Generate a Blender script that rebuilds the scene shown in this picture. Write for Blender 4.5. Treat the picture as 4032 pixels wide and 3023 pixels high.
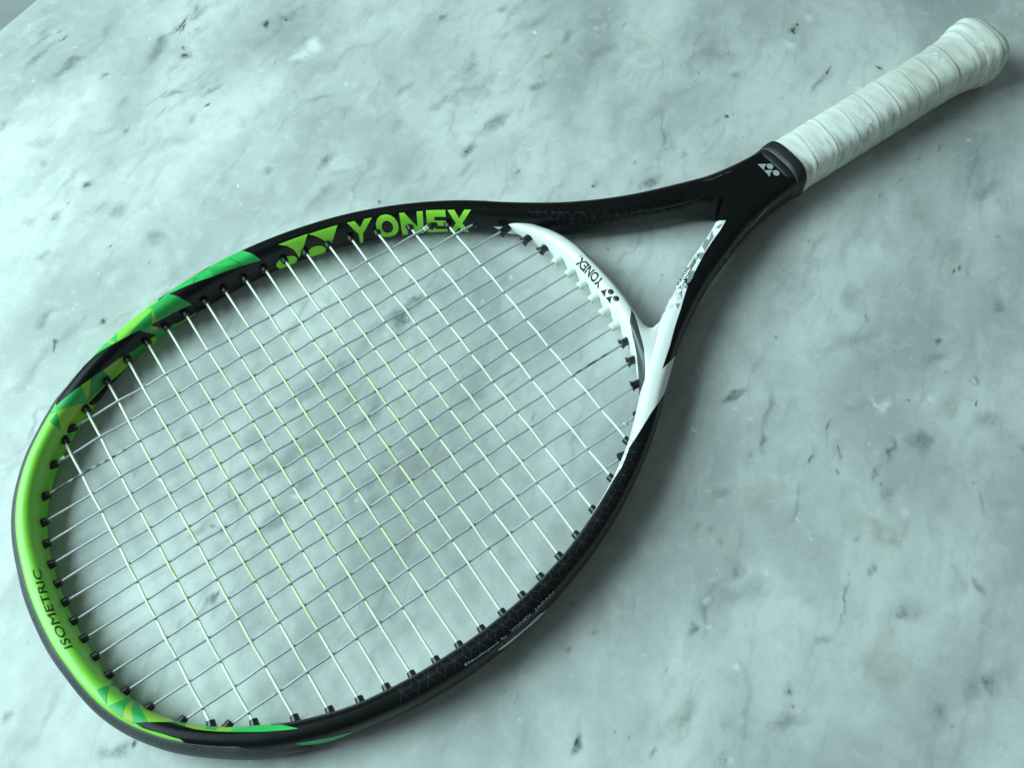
import bpy, bmesh, math, random
import numpy as np
from mathutils import Matrix, Vector
from mathutils.geometry import tessellate_polygon

for _o in list(bpy.data.objects):
    bpy.data.objects.remove(_o)
SC = bpy.context.scene
COL = SC.collection
MM = 0.001

# ---- the racket rests on its tip and on its butt: the racket frame is tilted a little against the slab ----
_n = np.array([0.01185, 0, 1.0]); _n /= np.linalg.norm(_n)
_ex = np.array([_n[2], 0, -_n[0]])
_h = -_n @ np.array([-15.0, 0, -11.75])
ROOT = Matrix(((_ex[0], 0, _ex[2], 0), (0, 1, 0, 0), (_n[0], 0, _n[2], _h * MM), (0, 0, 0, 1)))

# ---- camera (phone lens, 31 mm equivalent, held over the racket head) ----
_R = np.array([[0.8180495, -0.5750369, -0.0112954], [-0.5175166, -0.7273684, -0.4506793], [0.2509413, 0.3745235, -0.8926145]])      # rows: right, down, forward in the racket frame
_C = np.array([125.5390, -213.8373, 451.1436])
cam_d = bpy.data.cameras.new('camera'); cam = bpy.data.objects.new('camera', cam_d); COL.objects.link(cam)
cam_d.sensor_fit = 'HORIZONTAL'; cam_d.sensor_width = 36; cam_d.lens = 31.2370
cam_d.clip_start = 0.01; cam_d.clip_end = 50
_M = Matrix([[_R[0][i], -_R[1][i], -_R[2][i], _C[i] * MM] for i in range(3)] + [[0, 0, 0, 1]])
cam.matrix_world = ROOT @ _M
SC.camera = cam

# ---- light: one big soft window to the left, dim room around ----
W = bpy.data.worlds.new('World'); SC.world = W; W.use_nodes = True
_bg = W.node_tree.nodes['Background']
_bg.inputs[0].default_value = (0.76, 1.0, 0.98, 1); _bg.inputs[1].default_value = 0.135
def window_light(name, loc, aim, sx, sy, power, col):
    d = bpy.data.lights.new(name, 'AREA'); d.shape = 'RECTANGLE'; d.size = sx; d.size_y = sy; d.energy = power; d.color = col
    o = bpy.data.objects.new(name, d); COL.objects.link(o)
    o.location = loc
    o.rotation_euler = (Vector(aim) - Vector(loc)).to_track_quat('-Z', 'Y').to_euler()
    return o
window_light('window_light', (-0.67, 0.66, 0.93), (0.14, 0.04, 0.0), 0.95, 0.95, 36.5, (0.685, 1.0, 0.99))
SC.view_settings.view_transform = 'Standard'; SC.view_settings.look = 'None'
SC.view_settings.exposure = 0.0; SC.view_settings.gamma = 1.0

# ======================= measured shape of the racket =======================
def crom(P,n,closed=False):
    """centripetal-ish Catmull-Rom through P, resampled to n points even in arc length"""
    P=np.asarray(P,float)
    Q=np.vstack([2*P[0]-P[1],P,2*P[-1]-P[-2]])
    out=[]
    for i in range(1,len(Q)-2):
        p0,p1,p2,p3=Q[i-1:i+3]
        t0=0;t1=np.linalg.norm(p1-p0)**.5;t2=t1+np.linalg.norm(p2-p1)**.5;t3=t2+np.linalg.norm(p3-p2)**.5
        t=np.linspace(t1,t2,24,endpoint=False)[:,None]
        A1=(t1-t)/(t1-t0)*p0+(t-t0)/(t1-t0)*p1;A2=(t2-t)/(t2-t1)*p1+(t-t1)/(t2-t1)*p2;A3=(t3-t)/(t3-t2)*p2+(t-t2)/(t3-t2)*p3
        B1=(t2-t)/(t2-t0)*A1+(t-t0)/(t2-t0)*A2;B2=(t3-t)/(t3-t1)*A2+(t-t1)/(t3-t1)*A3
        out.append((t2-t)/(t2-t1)*B1+(t-t1)/(t2-t1)*B2)
    D=np.vstack(out+[P[-1:]])
    for it in range(2):
        L=np.r_[0,np.cumsum(np.linalg.norm(np.diff(D,axis=0),axis=1))]
        s=np.linspace(0,L[-1],n)
        R=np.stack([np.interp(s,L,D[:,k]) for k in range(D.shape[1])],1)
        if it==0 : D=R
    return R
def smooth(P,it):
    P=P.copy()
    for _ in range(it):
        P[1:-1]=.25*P[:-2]+.5*P[1:-1]+.25*P[2:]
    return P
OUT=[(-18,0),(-17.4,16),(-15.6,28),(-10.6,51),(-3,69),(10.6,88),(22.5,99.3),(32,107),(46,116.7),(67,126.7),(80,131.6),(95,135.8),(118,140.3),(143,142.4),(164,142),(187,139.4),(210,134.8),(235,127.6),(257,118.8),(278,108.2),(297,96.6),(308,88.6),(319,79.6),(340,64.3),(352,56.6),(371,46.2),(391,37.3),(410,30.6),(428,24.8),(445,20.8),(460,18.6),(475,17.6),(494,17.4)]
INN=[(-5.8,0),(-5.5,8),(-4.9,17),(-3.8,28.5),(-1.7,40.5),(2,53),(8.6,67),(20.3,82.4),(38,97.5),(46.5,102.6),(63.5,112.3),(79.4,118.9),(93.8,123.2),(107.6,125.8),(121,127.6),(134.4,128.7),(148,129.3),(161.3,129.3),(174.8,128.5),(188,127.2),(201.3,124.9),(216,121.7),(230.3,117.3),(246,111.2),(264.5,102.6),(284,90.8),(292.7,84),(300,78),(308,71.2),(318,63),(330,53.6),(341,45.3),(349,40.2),(359,34.4),(380,23.7),(395.6,17.2),(411.7,11.2),(421,7.2),(426.5,3.6),(429,0.0),(494,0.0)]
def mirror(P):  # half (tip->handle, v>0) to full B handle -> tip -> A handle
    P=np.asarray(P,float);Q=P.copy();Q[:,1]*=-1
    return np.vstack([Q[::-1],P[1:]])
NS=700; NT=64
def frame_rails():
    o=crom(mirror(OUT),1401)
    o=smooth(o,20)
    i=crom(mirror(INN)[1:-1] if False else mirror(INN),3001)
    # stations along the outer rail, inner by inward normal
    o=crom(o,NS+1)
    t=np.gradient(o,axis=0);t/=np.linalg.norm(t,axis=1)[:,None]
    n=np.stack([-t[:,1],t[:,0]],1)   # inward?
    c=np.array([160,0.])
    k=NS//2
    if np.dot(n[k],c-o[k])<0:n=-n
    I=np.empty_like(o)
    half=len(i)//2
    for q in range(NS+1):
        d=i-o[q]; 
        seg=slice(0,half+1) if q<=NS//2 else slice(half,len(i))
        dd=d[seg]
        along=dd@t[q];dep=dd@n[q]
        cr=np.where((along[:-1]*along[1:]<=0)&(dep[:-1]>1)&(dep[:-1]<60))[0]
        if len(cr)==0:
            j=np.argmin(np.abs(along)+1e3*(dep<1)); I[q]=o[q]+n[q]*max(dep[j],3)
        else:
            j=cr[np.argmin(dep[cr])];w=along[j]/(along[j]-along[j+1]+1e-12)
            I[q]=i[seg][j]*(1-w)+i[seg][j+1]*w
    keep=np.abs(I[:,1])<1e-6
    Is=smooth(I,6); I=np.where(((np.abs(I[:,1])<.8)&(I[:,0]>425))[:,None],I,Is)
    h=NS//2
    far=I[:,0]>405
    I[:h,1]=np.where(far[:h],np.minimum(I[:h,1],0),I[:h,1]);I[h+1:,1]=np.where(far[h+1:],np.maximum(I[h+1:,1],0),I[h+1:,1])
    hd=I[:,0]>431
    I[hd,1]=0
    L=np.r_[0,np.cumsum(np.linalg.norm(np.diff(o,axis=0),axis=1))];L-=L[-1]/2
    return o,I,L
def sstep(a,b,x):
    x=np.clip((x-a)/(b-a),0,1);return x*x*(3-2*x)
def section(nth,ni,no):
    """unit section, th=0 outer, 90 top, 180 inner"""
    ph=2*np.pi*np.arange(nth)/nth
    c,s=np.cos(ph),np.sin(ph)
    ni=np.asarray(ni)[:,None];no=np.asarray(no)[:,None]
    n=np.where(c>=0,no,ni)
    m=np.maximum(np.abs(c),np.abs(s));q=np.minimum(np.abs(c),np.abs(s))/m
    r=(1+q**n)**(-1/n)/m
    return r*c,r*s
def loft(o,I,b,ni,no,z0=0,nth=NT):
    c=(o+I)/2;a=np.linalg.norm(o-I,axis=1)/2;e=(o-I)/(2*a[:,None]+1e-9)
    x,z=section(nth,ni,no)
    P=np.empty((len(o),nth,3))
    P[:,:,:2]=c[:,None]+e[:,None]*(x*a[:,None])[:,:,None]
    P[:,:,2]=z*np.asarray(b)[:,None]+np.broadcast_to(z0,(len(o),))[:,None]
    return P
def frame_surface():
    o,I,s=frame_rails()
    u=o[:,0]
    b=11.3+1.2*np.exp(-((u-230)/120)**2)+0.2*sstep(440,490,u)
    w=sstep(414,436,u)
    ni=2.7+w*20+np.where(w>.9,3000,0)*sstep(.9,1,w)
    no=2.7+0.6*sstep(430,480,u)
    P=loft(o,I,b,ni,no)
    sh=(1-.2*sstep(475,481,u))[:,None,None]      # runs into the grip
    P[:,:,1:]*=sh
    return P,s
BI=[(292,89.5),(300.5,79.8),(309,69.3),(316.5,57.5),(322,44.5),(325.6,30),(327.2,16),(327.7,0)]
BO=[(318,70),(325,64),(336,55),(344.5,47.5),(346.6,42.6),(343.5,42.6),(339.6,43.3),(337,41.3),(336.2,38),(336.5,34),(338.2,23),(339.2,11),(339.5,0)]
BIA=[(303,85.5),(306.5,77.5),(311,70.5),(317.5,57.5),(322.2,44.5),(325.6,30),(327.2,16),(327.7,0)]
BOA=[(304.5,86),(313,78.5),(321.5,68),(328.5,55.5),(333,45.5),(336.2,35),(338.2,23),(339.2,11),(339.5,0)]
def bridge_surface(n=240):
    def full(P):
        P=np.asarray(P,float);Q=P.copy();Q[:,1]*=-1
        return np.vstack([Q,P[::-1][1:]])
    def fullO():
        Q=np.asarray(BO,float);Q[:,1]*=-1;return np.vstack([Q,np.asarray(BOA,float)[::-1][1:]])
    # -v (B) to +v (A)
    i=crom(np.vstack([np.asarray(BI,float)*[1,-1],np.asarray(BIA,float)[::-1][1:]]),2001);o=crom(fullO(),2001)
    # pair by common parameter: y position warped
    def par(c):
        L=np.r_[0,np.cumsum(np.linalg.norm(np.diff(c,axis=0),axis=1))];return L/L[-1]
    # key correspondences on half curves (index by fraction)
    def half_frac(c,key):
        d=np.linalg.norm(c-np.array(key),axis=1);return par(c)[np.argmin(d)]
    ks=[((292,-89.5),(318,-70)),((305,-74),(344.5,-47.5)),((313,-63.5),(343.5,-42.6)),((318,-54),(337,-41.3)),((321,-47),(336.5,-34)),((325.6,-30),(338.2,-23)),((327.7,0),(339.5,0))]
    fi=[half_frac(i,a) for a,_ in ks];fo=[half_frac(o,b) for _,b in ks]
    ka=[((325.6,30),(338.2,23)),((321,47),(336,36)),((317.5,57.5),(333,45.5)),((311,70.5),(328.5,55.5)),((306.5,77.5),(321.5,68)),((303,85.5),(304.5,86))]
    fi=fi+[half_frac(i,a) for a,_ in ka];fo=fo+[half_frac(o,b) for _,b in ka]
    t=np.linspace(0,1,n+1)
    kt=np.linspace(0,1,len(fi))
    ti=np.interp(t,kt,fi);to=np.interp(t,kt,fo)
    pi_,po=par(i),par(o)
    I=np.stack([np.interp(ti,pi_,i[:,k]) for k in (0,1)],1);O=np.stack([np.interp(to,po,o[:,k]) for k in (0,1)],1)
    I=smooth(I,4);O=smooth(O,3)
    v=np.abs((I[:,1]+O[:,1])/2)
    vs=(I[:,1]+O[:,1])/2
    b=np.where(vs>0,np.interp(vs,[0,28,40,50,58,66,80],[10.2,10.1,9.0,7.0,4.8,3.2,2.5]),np.interp(-vs,[0,28,60,80],[10.2,10.1,9.2,6.0]))
    P=loft(O,I,b,np.full(n+1,2.5),np.full(n+1,2.5))
    L=np.r_[0,np.cumsum(np.linalg.norm(np.diff((I+O)/2,axis=0),axis=1))];L-=L[-1]/2
    return P,L

def grip_surface():
    u=np.r_[np.linspace(483.6,670,374),670.8,671.6,672.4,673.1,673.7,674.2,674.5]
    r=np.interp(u,[480,483,600,628,640,648,655,660,664,667,670,671.6,673.1,674.2,674.5],[17.3,17.7,17.9,18.1,18.9,20.3,22.0,22.7,22.6,22.0,20.6,19,16,10,0.05])
    hr=np.interp(u,[480,600,630,648,660,664,667,670,671.6,673.1,674.2,674.5],[15.3,15.7,16.3,18.1,20.0,20.0,19.4,18,16.5,13.5,8,0.05])
    nth=96
    ph=2*np.pi*np.arange(nth)/nth
    n=2.9
    rr=(np.abs(np.cos(ph))**n+np.abs(np.sin(ph))**n)**(-1/n)
    pitch=17.2
    P=np.empty((len(u),nth,3))
    rs=np.random.RandomState(3)
    for k,uu in enumerate(u):
        # helical overlap: each turn ends in a soft ridge and a thin step
        f=(uu/18.5+ph/(2*np.pi)-0.186)%1.0
        am=0.65+0.45*np.sin(uu*.9+ph*1.7);rid=0.20*f**2+0.20*am*np.exp(-((f-0.90)/0.06)**2)-0.30*(0.6+.4*am)*np.exp(-(np.minimum(f,1-f)/0.02)**2)
        wr=0.07*np.sin(uu*.31+2*ph)+0.05*np.sin(uu*.83-3*ph+1)+0.05*np.sin(uu*.52+1.3*np.sin(ph*3+uu*.05))
        butt=sstep(632,652,uu)*0.42*np.sin(uu*0.78+0.9*np.sin(2*ph+uu*.1)+ph)*(0.6+0.4*np.sin(ph*2+1))
        k_=np.clip((670-uu)/5,0,1)*np.clip((uu-484.5)/3,0,1)
        d=(rid+wr+butt)*k_-0.25
        P[k,:,0]=uu
        P[k,:,1]=(r[k]+d)*rr*np.cos(ph)+0.6
        P[k,:,2]=(hr[k]+d)*rr*np.sin(ph)
    return P,u

def shaft_surface():
    """top of the shaft where both arms have run together (used to lay the print across the middle)"""
    u=np.linspace(430,474,90);T=64
    o,I,s=frame_rails();h=NS//2
    w=np.interp(u,o[h:,0][60:],np.abs(o[h:,1])[60:])
    P=np.empty((len(u),T,3))
    FPs,_=frame_surface()
    b=11.3+1.2*np.exp(-((u-230)/120)**2)+0.2*sstep(440,490,u)
    no=2.7+0.6*sstep(430,480,u)
    x=np.linspace(-.985,.985,T)
    for k in range(len(u)):
        X=x*w[k];xx=np.clip((np.abs(X)-w[k]/2)/(w[k]/2),0,1)
        P[k,:,0]=u[k];P[k,:,1]=X;P[k,:,2]=b[k]*(1-xx**no[k])**(1/no[k])
    return P[:,::-1].copy(),u

# print and paint layout, in surface coordinates
DATA = {"D":[["paint_band","green_bright","frame",1,[[464.95,13.41],[476.84,10.16],[487.24,12.12],[498.0,4.0],[504.77,26.42],[495.37,23.77],[486.67,21.38],[479.07,17.34],[471.94,13.53],[476.08,29.8],[462.97,25.16],[461.03,25.29]]],
["paint_facet","green_mid","frame",2,[[465.15,14.12],[472.17,14.18],[476.08,29.8],[462.99,25.55]]],
["paint_facet","green_mid","frame",2,[[487.74,13.39],[487.19,21.47],[498.41,24.37],[493.04,19.08]]],
["paint_facet","green_seam","frame",2,[[494.74,12.19],[497.53,23.71],[497.99,23.62],[495.45,13.35]]],
["paint_facet","green_seam","frame",2,[[482.13,13.01],[480.51,17.32],[480.81,17.92],[482.14,15.12],[482.67,18.1],[483.0,17.8]]],
["paint_slash","black","frame",3,[[471.94,13.53],[476.08,29.8],[461.27,25.63],[460.72,25.57],[463.87,33.63],[465.86,34.8],[470.36,35.38],[476.62,36.61],[488.0,43.0],[491.0,43.0],[506.0,44.0],[505.28,26.52],[495.37,23.77],[486.67,21.38],[479.07,17.34]]],
["paint_slash","black","frame",3,[[460.4,33.47],[456.62,23.7],[452.02,21.35],[448.16,19.06],[444.33,15.0],[441.55,12.64],[437.78,10.65],[435.0,6.0],[431.0,5.0],[427.0,5.0],[424.0,5.0],[421.16,12.87],[424.46,16.62],[429.73,20.86],[434.59,23.5],[439.79,26.25],[446.64,28.67],[450.61,31.36],[455.47,32.38]]],
["paint_slash","black","frame",3,[[458.0,43.0],[454.0,43.0],[448.76,38.92],[445.04,39.1],[440.18,37.01],[437.78,34.99],[433.0,33.69],[426.98,32.06],[427.59,35.53],[432.0,42.0],[437.0,42.0],[443.0,43.0],[448.0,43.0],[456.0,43.0]]],
["paint_facet","green_mid","frame",2,[[421.19,13.29],[430.23,21.39],[427.58,30.09],[427.08,30.99],[419.32,17.87]]],
["paint_facet","olive","frame",2,[[430.44,21.07],[434.24,23.43],[427.77,30.58]]],
["paint_facet","green_dark","frame",2,[[434.34,23.28],[438.74,25.8],[438.83,34.25],[435.95,33.64],[427.57,30.94]]],
["paint_facet","olive","frame",2,[[438.83,25.65],[446.55,28.86],[444.96,33.85],[438.83,34.25]]],
["paint_facet","green_dark","frame",2,[[446.6,28.75],[455.31,32.87],[457.93,36.56],[454.0,41.0],[446.53,39.11],[445.3,32.94]]],
["paint_facet","olive_light","frame",2,[[419.25,18.0],[427.08,30.99],[426.79,32.43],[422.32,33.53],[417.89,37.77],[414.46,26.78]]],
["paint_facet","green_mid","frame",2,[[415.29,16.33],[418.9,17.41],[418.49,19.62],[414.26,27.01]]],
["paint_facet","green_bright","frame",2,[[418.07,12.82],[421.16,12.87],[419.32,17.87],[417.76,11.37]]],
["paint_facet","green_mid","frame",2,[[413.79,29.45],[416.47,36.58],[413.77,35.07],[413.16,31.57]]],
["paint_facet","green_bright","frame",2,[[440.0,5.0],[446.0,5.0],[447.25,17.76],[444.12,15.63],[440.87,12.53]]],
["paint_facet","olive_light","frame",2,[[447.0,5.0],[448.0,6.0],[448.01,18.55],[447.15,18.05]]],
["paint_facet","green_bright","frame",2,[[448.13,11.99],[451.05,10.72],[448.88,19.01],[448.11,18.27]]],
["paint_facet","green_mid","frame",2,[[453.01,21.42],[464.57,17.36],[461.59,24.71],[459.14,29.26],[456.81,24.01]]],
["paint_facet","green_bright","frame",2,[[463.48,11.49],[465.85,12.08],[464.75,16.68]]],
["paint_facet","olive","frame",2,[[464.66,17.03],[463.18,25.76],[460.64,25.46],[461.33,24.94]]],
["paint_facet","olive","frame",2,[[460.56,25.64],[462.04,29.16],[460.47,38.82],[457.21,36.8],[455.31,32.87],[460.4,33.47],[459.14,29.26]]],
["paint_facet","green_dark","frame",2,[[462.04,29.16],[463.68,34.32],[463.0,40.0],[460.29,38.94]]],
["paint_facet","green_mid","frame",2,[[459.47,28.21],[464.64,35.03],[474.15,37.62],[476.61,39.63],[475.0,42.0],[466.0,42.0],[459.0,42.0]]],
["paint_facet","olive","frame",3,[[469.22,36.98],[476.1,37.35],[474.0,40.0],[466.93,40.44]]],
["paint_facet","green_mid","frame",2,[[475.95,38.4],[488.0,42.0],[490.0,42.0],[484.0,42.0],[476.0,42.0]]],
["paint_facet","green_mid","frame",2,[[321.61,16.97],[320.66,25.46],[316.25,13.63]]],
["paint_facet","green_dark","frame",2,[[324.0,35.0],[320.0,35.0],[320.8,26.0]]],
["paint_facet","green_mid","frame",2,[[329.4,33.89],[326.0,37.0],[325.74,30.79]]],
["paint_facet","green_mid","frame",2,[[316.0,13.33],[313.96,22.12],[315.0,39.0],[310.3,12.67]]],
["paint_facet","olive","frame",2,[[314.0,37.0],[310.3,12.67],[306.62,12.26],[314.0,38.0]]],
["paint_facet","green_mid","frame",2,[[314.0,35.0],[306.73,12.94],[303.16,18.59]]],
["paint_facet","olive_light","frame",2,[[314.0,35.0],[306.0,33.0],[300.0,32.0],[296.71,23.9],[303.16,18.59]]],
["paint_facet","green_dark","frame",2,[[298.47,27.96],[296.0,30.0],[294.0,29.0],[292.11,20.96],[296.89,24.15]]],
["paint_facet","olive","frame",2,[[294.0,29.0],[288.0,28.0],[287.07,22.93],[289.83,22.23],[292.38,22.26]]],
["paint_facet","green_mid","frame",2,[[288.0,28.0],[284.0,28.0],[283.72,21.99],[286.94,22.25]]],
["paint_facet","olive_light","frame",2,[[284.0,28.0],[278.24,26.1],[279.88,21.01],[283.68,21.73]]],
["paint_band","green_bright","frame",2,[[278.24,26.1],[274.69,25.96],[265.56,23.42],[260.77,17.76],[265.07,18.61],[272.3,19.53],[280.14,20.77]]],
["paint_slash","black","frame",3,[[306.43,13.49],[303.63,17.52],[297.16,23.96],[289.66,21.34],[280.99,20.88],[272.3,19.6],[265.07,18.61],[260.77,17.76],[266.27,24.58],[251.0,27.0],[253.44,4.9],[263.0,-2.0],[272.89,4.5],[286.88,3.09],[290.46,8.9],[292.75,12.33],[297.9,13.2],[303.73,12.5]]],
["paint_stripe","green_bright","frame",4,[[262.37,7.71],[257.87,6.87],[253.27,5.64],[250.08,5.42],[247.21,3.91],[250.78,0.09],[254.27,-1.88],[257.46,0.11]]],
["paint_stripe","white","frame",4,[[203.88,5.16],[202.34,5.14],[198.45,4.63],[192.38,3.18],[188.08,2.78],[183.0,-7.0],[185.46,-3.37],[190.19,-2.93],[194.53,-0.21],[200.63,1.5],[203.09,3.4]]],
["paint_panel","white","frame",1,[[68.65,20.43],[70.81,17.19],[79.19,14.56],[84.22,13.77],[93.09,12.64],[102.08,13.43],[93.85,4.68],[97.16,3.5],[102.03,3.5],[106.48,3.68],[111.58,8.61],[118.03,14.13],[122.88,18.44],[130.81,23.28],[133.61,27.24],[129.25,29.84],[124.0,37.0],[117.0,39.0],[110.0,38.0],[103.0,38.0],[95.0,37.0],[91.0,37.0],[89.0,36.0],[84.0,35.0],[87.0,36.0],[87.0,35.0],[84.0,35.0],[80.0,34.0],[75.0,33.0],[72.0,33.0],[67.0,34.0],[64.0,34.0]]],
["paint_panel","white","frame",0,[[113.0,35.0],[119.65,30.38],[127.0,31.0],[136.0,30.0],[145.0,30.0],[153.0,28.0],[163.0,29.0],[173.0,28.0],[172.0,28.0],[162.0,29.0],[152.87,25.27],[143.51,24.49],[138.12,21.99],[131.03,22.74],[127.49,20.23],[122.08,16.8],[115.11,11.92]]],
["paint_panel","white","frame",2,[[71.0,32.0],[66.0,32.0],[63.38,26.85],[59.0,31.0],[55.0,31.0],[51.0,30.0],[46.0,31.0],[44.0,30.0],[42.0,29.0],[41.98,23.87],[43.11,23.58],[45.0,31.0],[40.33,20.08],[44.91,19.56],[49.28,19.63],[55.65,19.16],[59.09,18.49],[63.68,17.87],[67.13,17.25],[68.2,26.61]]],
["paint_facet","grey","frame",3,[[44.44,23.36],[42.1,20.71],[44.44,20.83]]],
["paint_facet","grey","frame",3,[[44.95,25.39],[48.31,20.5],[51.92,20.16],[55.42,19.58],[52.97,24.0],[49.21,26.11],[50.02,22.12]]],
["paint_facet","grey","frame",3,[[56.58,24.18],[55.68,19.29],[58.92,18.67],[57.96,21.72]]],
["paint_facet","grey","frame",3,[[57.38,24.36],[60.51,20.41],[62.66,21.28],[63.49,23.01],[62.18,23.85]]],
["paint_facet","grey","frame",3,[[63.97,20.34],[63.8,17.93],[67.06,16.96],[67.48,19.72]]],
["paint_facet","grey","frame",3,[[70.81,22.96],[71.19,21.01],[72.35,22.68]]],
["paint_facet","grey","frame",3,[[71.05,19.79],[69.63,18.35],[70.18,17.25],[71.15,16.89]]],
["paint_facet","grey","frame",3,[[72.19,19.67],[75.07,17.15],[73.62,21.01]]],
["paint_facet","grey","frame",3,[[75.25,22.84],[73.64,21.53],[73.63,22.44]]],
["paint_facet","grey","frame",3,[[77.83,19.77],[77.31,16.72],[79.62,16.56]]],
["paint_facet","grey","frame",3,[[79.0,29.0],[80.27,24.25],[81.0,29.0]]],
["paint_facet","grey","frame",3,[[77.0,28.0],[76.79,24.94],[78.0,29.0]]],
["paint_facet","grey","frame",3,[[64.03,20.48],[63.86,18.14],[68.34,17.23],[69.45,18.76],[65.83,21.01]]],
["paint_facet","grey_light","frame",3,[[73.75,21.2],[75.2,17.18],[76.69,20.05]]],
["paint_facet","grey_light","frame",3,[[77.97,20.34],[79.15,25.39],[79.41,27.25],[80.1,20.65]]],
["paint_band","anthracite","frame",4,[[83.0,29.0],[87.0,30.0],[91.0,31.0],[96.0,31.0],[103.0,32.0],[110.0,31.0],[117.0,33.0],[124.0,30.0],[120.44,27.42],[113.79,22.83],[104.12,26.94],[96.0,30.0],[90.0,31.0],[87.0,30.0],[85.0,29.0]]],
["paint_band","anthracite","bridge",2,[[93.71,11.4],[90.44,20.14],[82.05,23.44],[61.85,26.01],[41.56,30.3],[24.0,34.0],[10.0,34.0],[0.0,35.0],[7.0,34.0],[12.04,24.15],[26.01,22.97],[45.34,20.79],[64.25,16.99],[78.69,14.11],[86.97,12.1]]],
["paint_panel","white","frame",1,[[590.48,32.29],[594.42,31.78],[597.52,31.67],[601.45,31.75],[604.98,32.55],[604.0,40.0],[602.0,40.0],[599.0,40.0],[597.0,40.0],[593.95,37.38]]],
["paint_stripe","shade_print_grey","bridge",2,[[142.0,8.0],[132.0,8.0],[123.0,8.0],[114.0,8.0],[107.0,8.0],[99.0,7.0],[91.0,7.0],[92.36,10.57],[100.1,11.14],[106.32,11.23],[113.58,11.92],[121.9,12.94],[129.75,13.28],[139.94,10.7]]],  # bridge edge: printed strip, with the shoulder's shading painted into its grey
["paint_stripe","grey_light","bridge",3,[[131.03,11.9],[122.82,11.39],[114.4,10.22],[107.03,9.36],[100.77,9.46],[100.7,10.92],[106.73,10.7],[113.95,11.17],[122.38,12.14],[130.54,12.61]]],
["paint_stripe","anthracite_grey","frame",3,[[662.67,13.17],[665.71,12.18],[668.68,12.18],[670.85,12.2],[670.56,12.96],[668.55,12.52],[665.52,12.82]]],
["paint_stripe","anthracite_grey","frame",3,[[671.07,12.42],[673.54,12.51],[675.26,12.96],[673.34,13.03]]],
["paint_stripe","anthracite_grey","frame",3,[[36.34,5.41],[39.89,5.84],[43.64,4.4],[42.66,5.71],[40.32,6.73]]],
["paint_stripe","anthracite_grey","frame",3,[[44.63,6.14],[45.78,5.78],[45.46,3.57],[44.44,4.87]]],
["paint_stripe","anthracite_grey","frame",3,[[48.03,4.62],[50.99,6.22],[51.39,3.7],[49.06,2.56]]],
["paint_stripe","anthracite_grey","frame",3,[[52.2,4.07],[54.52,5.33],[55.8,5.05],[52.79,2.57]]],
["paint_stripe","anthracite_grey","frame",3,[[56.45,4.99],[59.33,3.71],[59.45,0.77],[58.16,2.43]]],
["paint_stripe","olive_dark","frame",3,[[25.48,6.54],[30.2,5.4],[34.63,4.76],[35.15,3.43],[31.3,4.17],[25.58,4.85]]],
["paint_stripe","anthracite_grey","frame",3,[[60.45,4.42],[66.65,3.28],[65.47,0.96],[59.74,2.13]]],
["paint_stripe","anthracite_grey","frame",3,[[67.34,3.02],[71.81,-0.31],[71.0,-2.0],[66.35,1.03]]],
["logo_mark","lime_print","frame",5,[[512.37,21.61],[523.33,21.7],[517.45,35.41],[517.24,31.44],[516.55,27.73],[515.06,24.67]]],
["logo_mark","lime_print","frame",5,[[523.47,22.17],[534.13,21.9],[529.41,34.8],[528.76,32.13],[527.51,27.85],[525.71,24.91]]],
["logo_mark","lime_print","frame",5,[[516.64,35.59],[516.47,37.06],[515.99,38.83],[515.0,41.0],[514.0,41.0],[513.0,41.0],[512.0,41.0],[511.0,41.0],[510.11,40.2],[509.4,37.85],[508.96,36.25],[508.84,34.83],[509.03,33.55],[509.52,32.45],[510.26,31.6],[511.2,31.04],[512.26,30.81],[513.37,30.91],[514.42,31.33],[515.34,32.06],[516.05,33.05],[516.5,34.24]]],
["logo_mark","lime_print","frame",5,[[527.56,36.23],[527.38,37.73],[526.94,39.66],[526.0,41.0],[525.0,41.0],[525.0,41.0],[524.0,41.0],[523.0,41.0],[521.96,39.64],[521.39,37.69],[521.06,36.18],[520.98,34.83],[521.17,33.62],[521.61,32.59],[522.27,31.81],[523.08,31.33],[523.98,31.17],[524.91,31.35],[525.79,31.86],[526.54,32.65],[527.12,33.68],[527.47,34.88]]],
["logo_mark","print_black","bridge",3,[[114.91,25.25],[112.62,19.53],[112.64,22.37],[112.29,24.25],[111.64,25.58]]],
["logo_mark","print_black","bridge",3,[[111.32,25.32],[108.61,19.59],[108.75,22.21],[108.55,24.0],[107.96,25.43]]],
["logo_mark","print_black","bridge",3,[[109.42,17.37],[109.33,18.08],[109.37,18.83],[109.53,19.59],[109.8,20.29],[110.14,20.88],[110.54,21.32],[110.95,21.6],[111.33,21.68],[111.67,21.57],[111.93,21.28],[112.1,20.82],[112.18,20.22],[112.14,19.52],[112.01,18.76],[111.78,18.01],[111.48,17.32],[111.11,16.78],[110.7,16.43],[110.3,16.31],[109.93,16.45],[109.62,16.82]]],
["logo_mark","print_black","bridge",3,[[105.24,17.1],[105.18,17.82],[105.26,18.61],[105.47,19.4],[105.78,20.14],[106.16,20.77],[106.59,21.25],[107.03,21.55],[107.44,21.66],[107.78,21.57],[108.04,21.28],[108.2,20.82],[108.25,20.2],[108.18,19.47],[108.0,18.69],[107.73,17.9],[107.37,17.17],[106.96,16.58],[106.52,16.2],[106.09,16.06],[105.72,16.17],[105.42,16.53]]],
["logo_mark","silver","shaft",5,[[69.86,18.0],[79.96,23.66],[74.57,24.9],[69.58,28.47]]],
["logo_mark","silver","shaft",5,[[69.58,28.47],[79.16,34.27],[73.73,35.07],[68.58,39.04]]],
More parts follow.
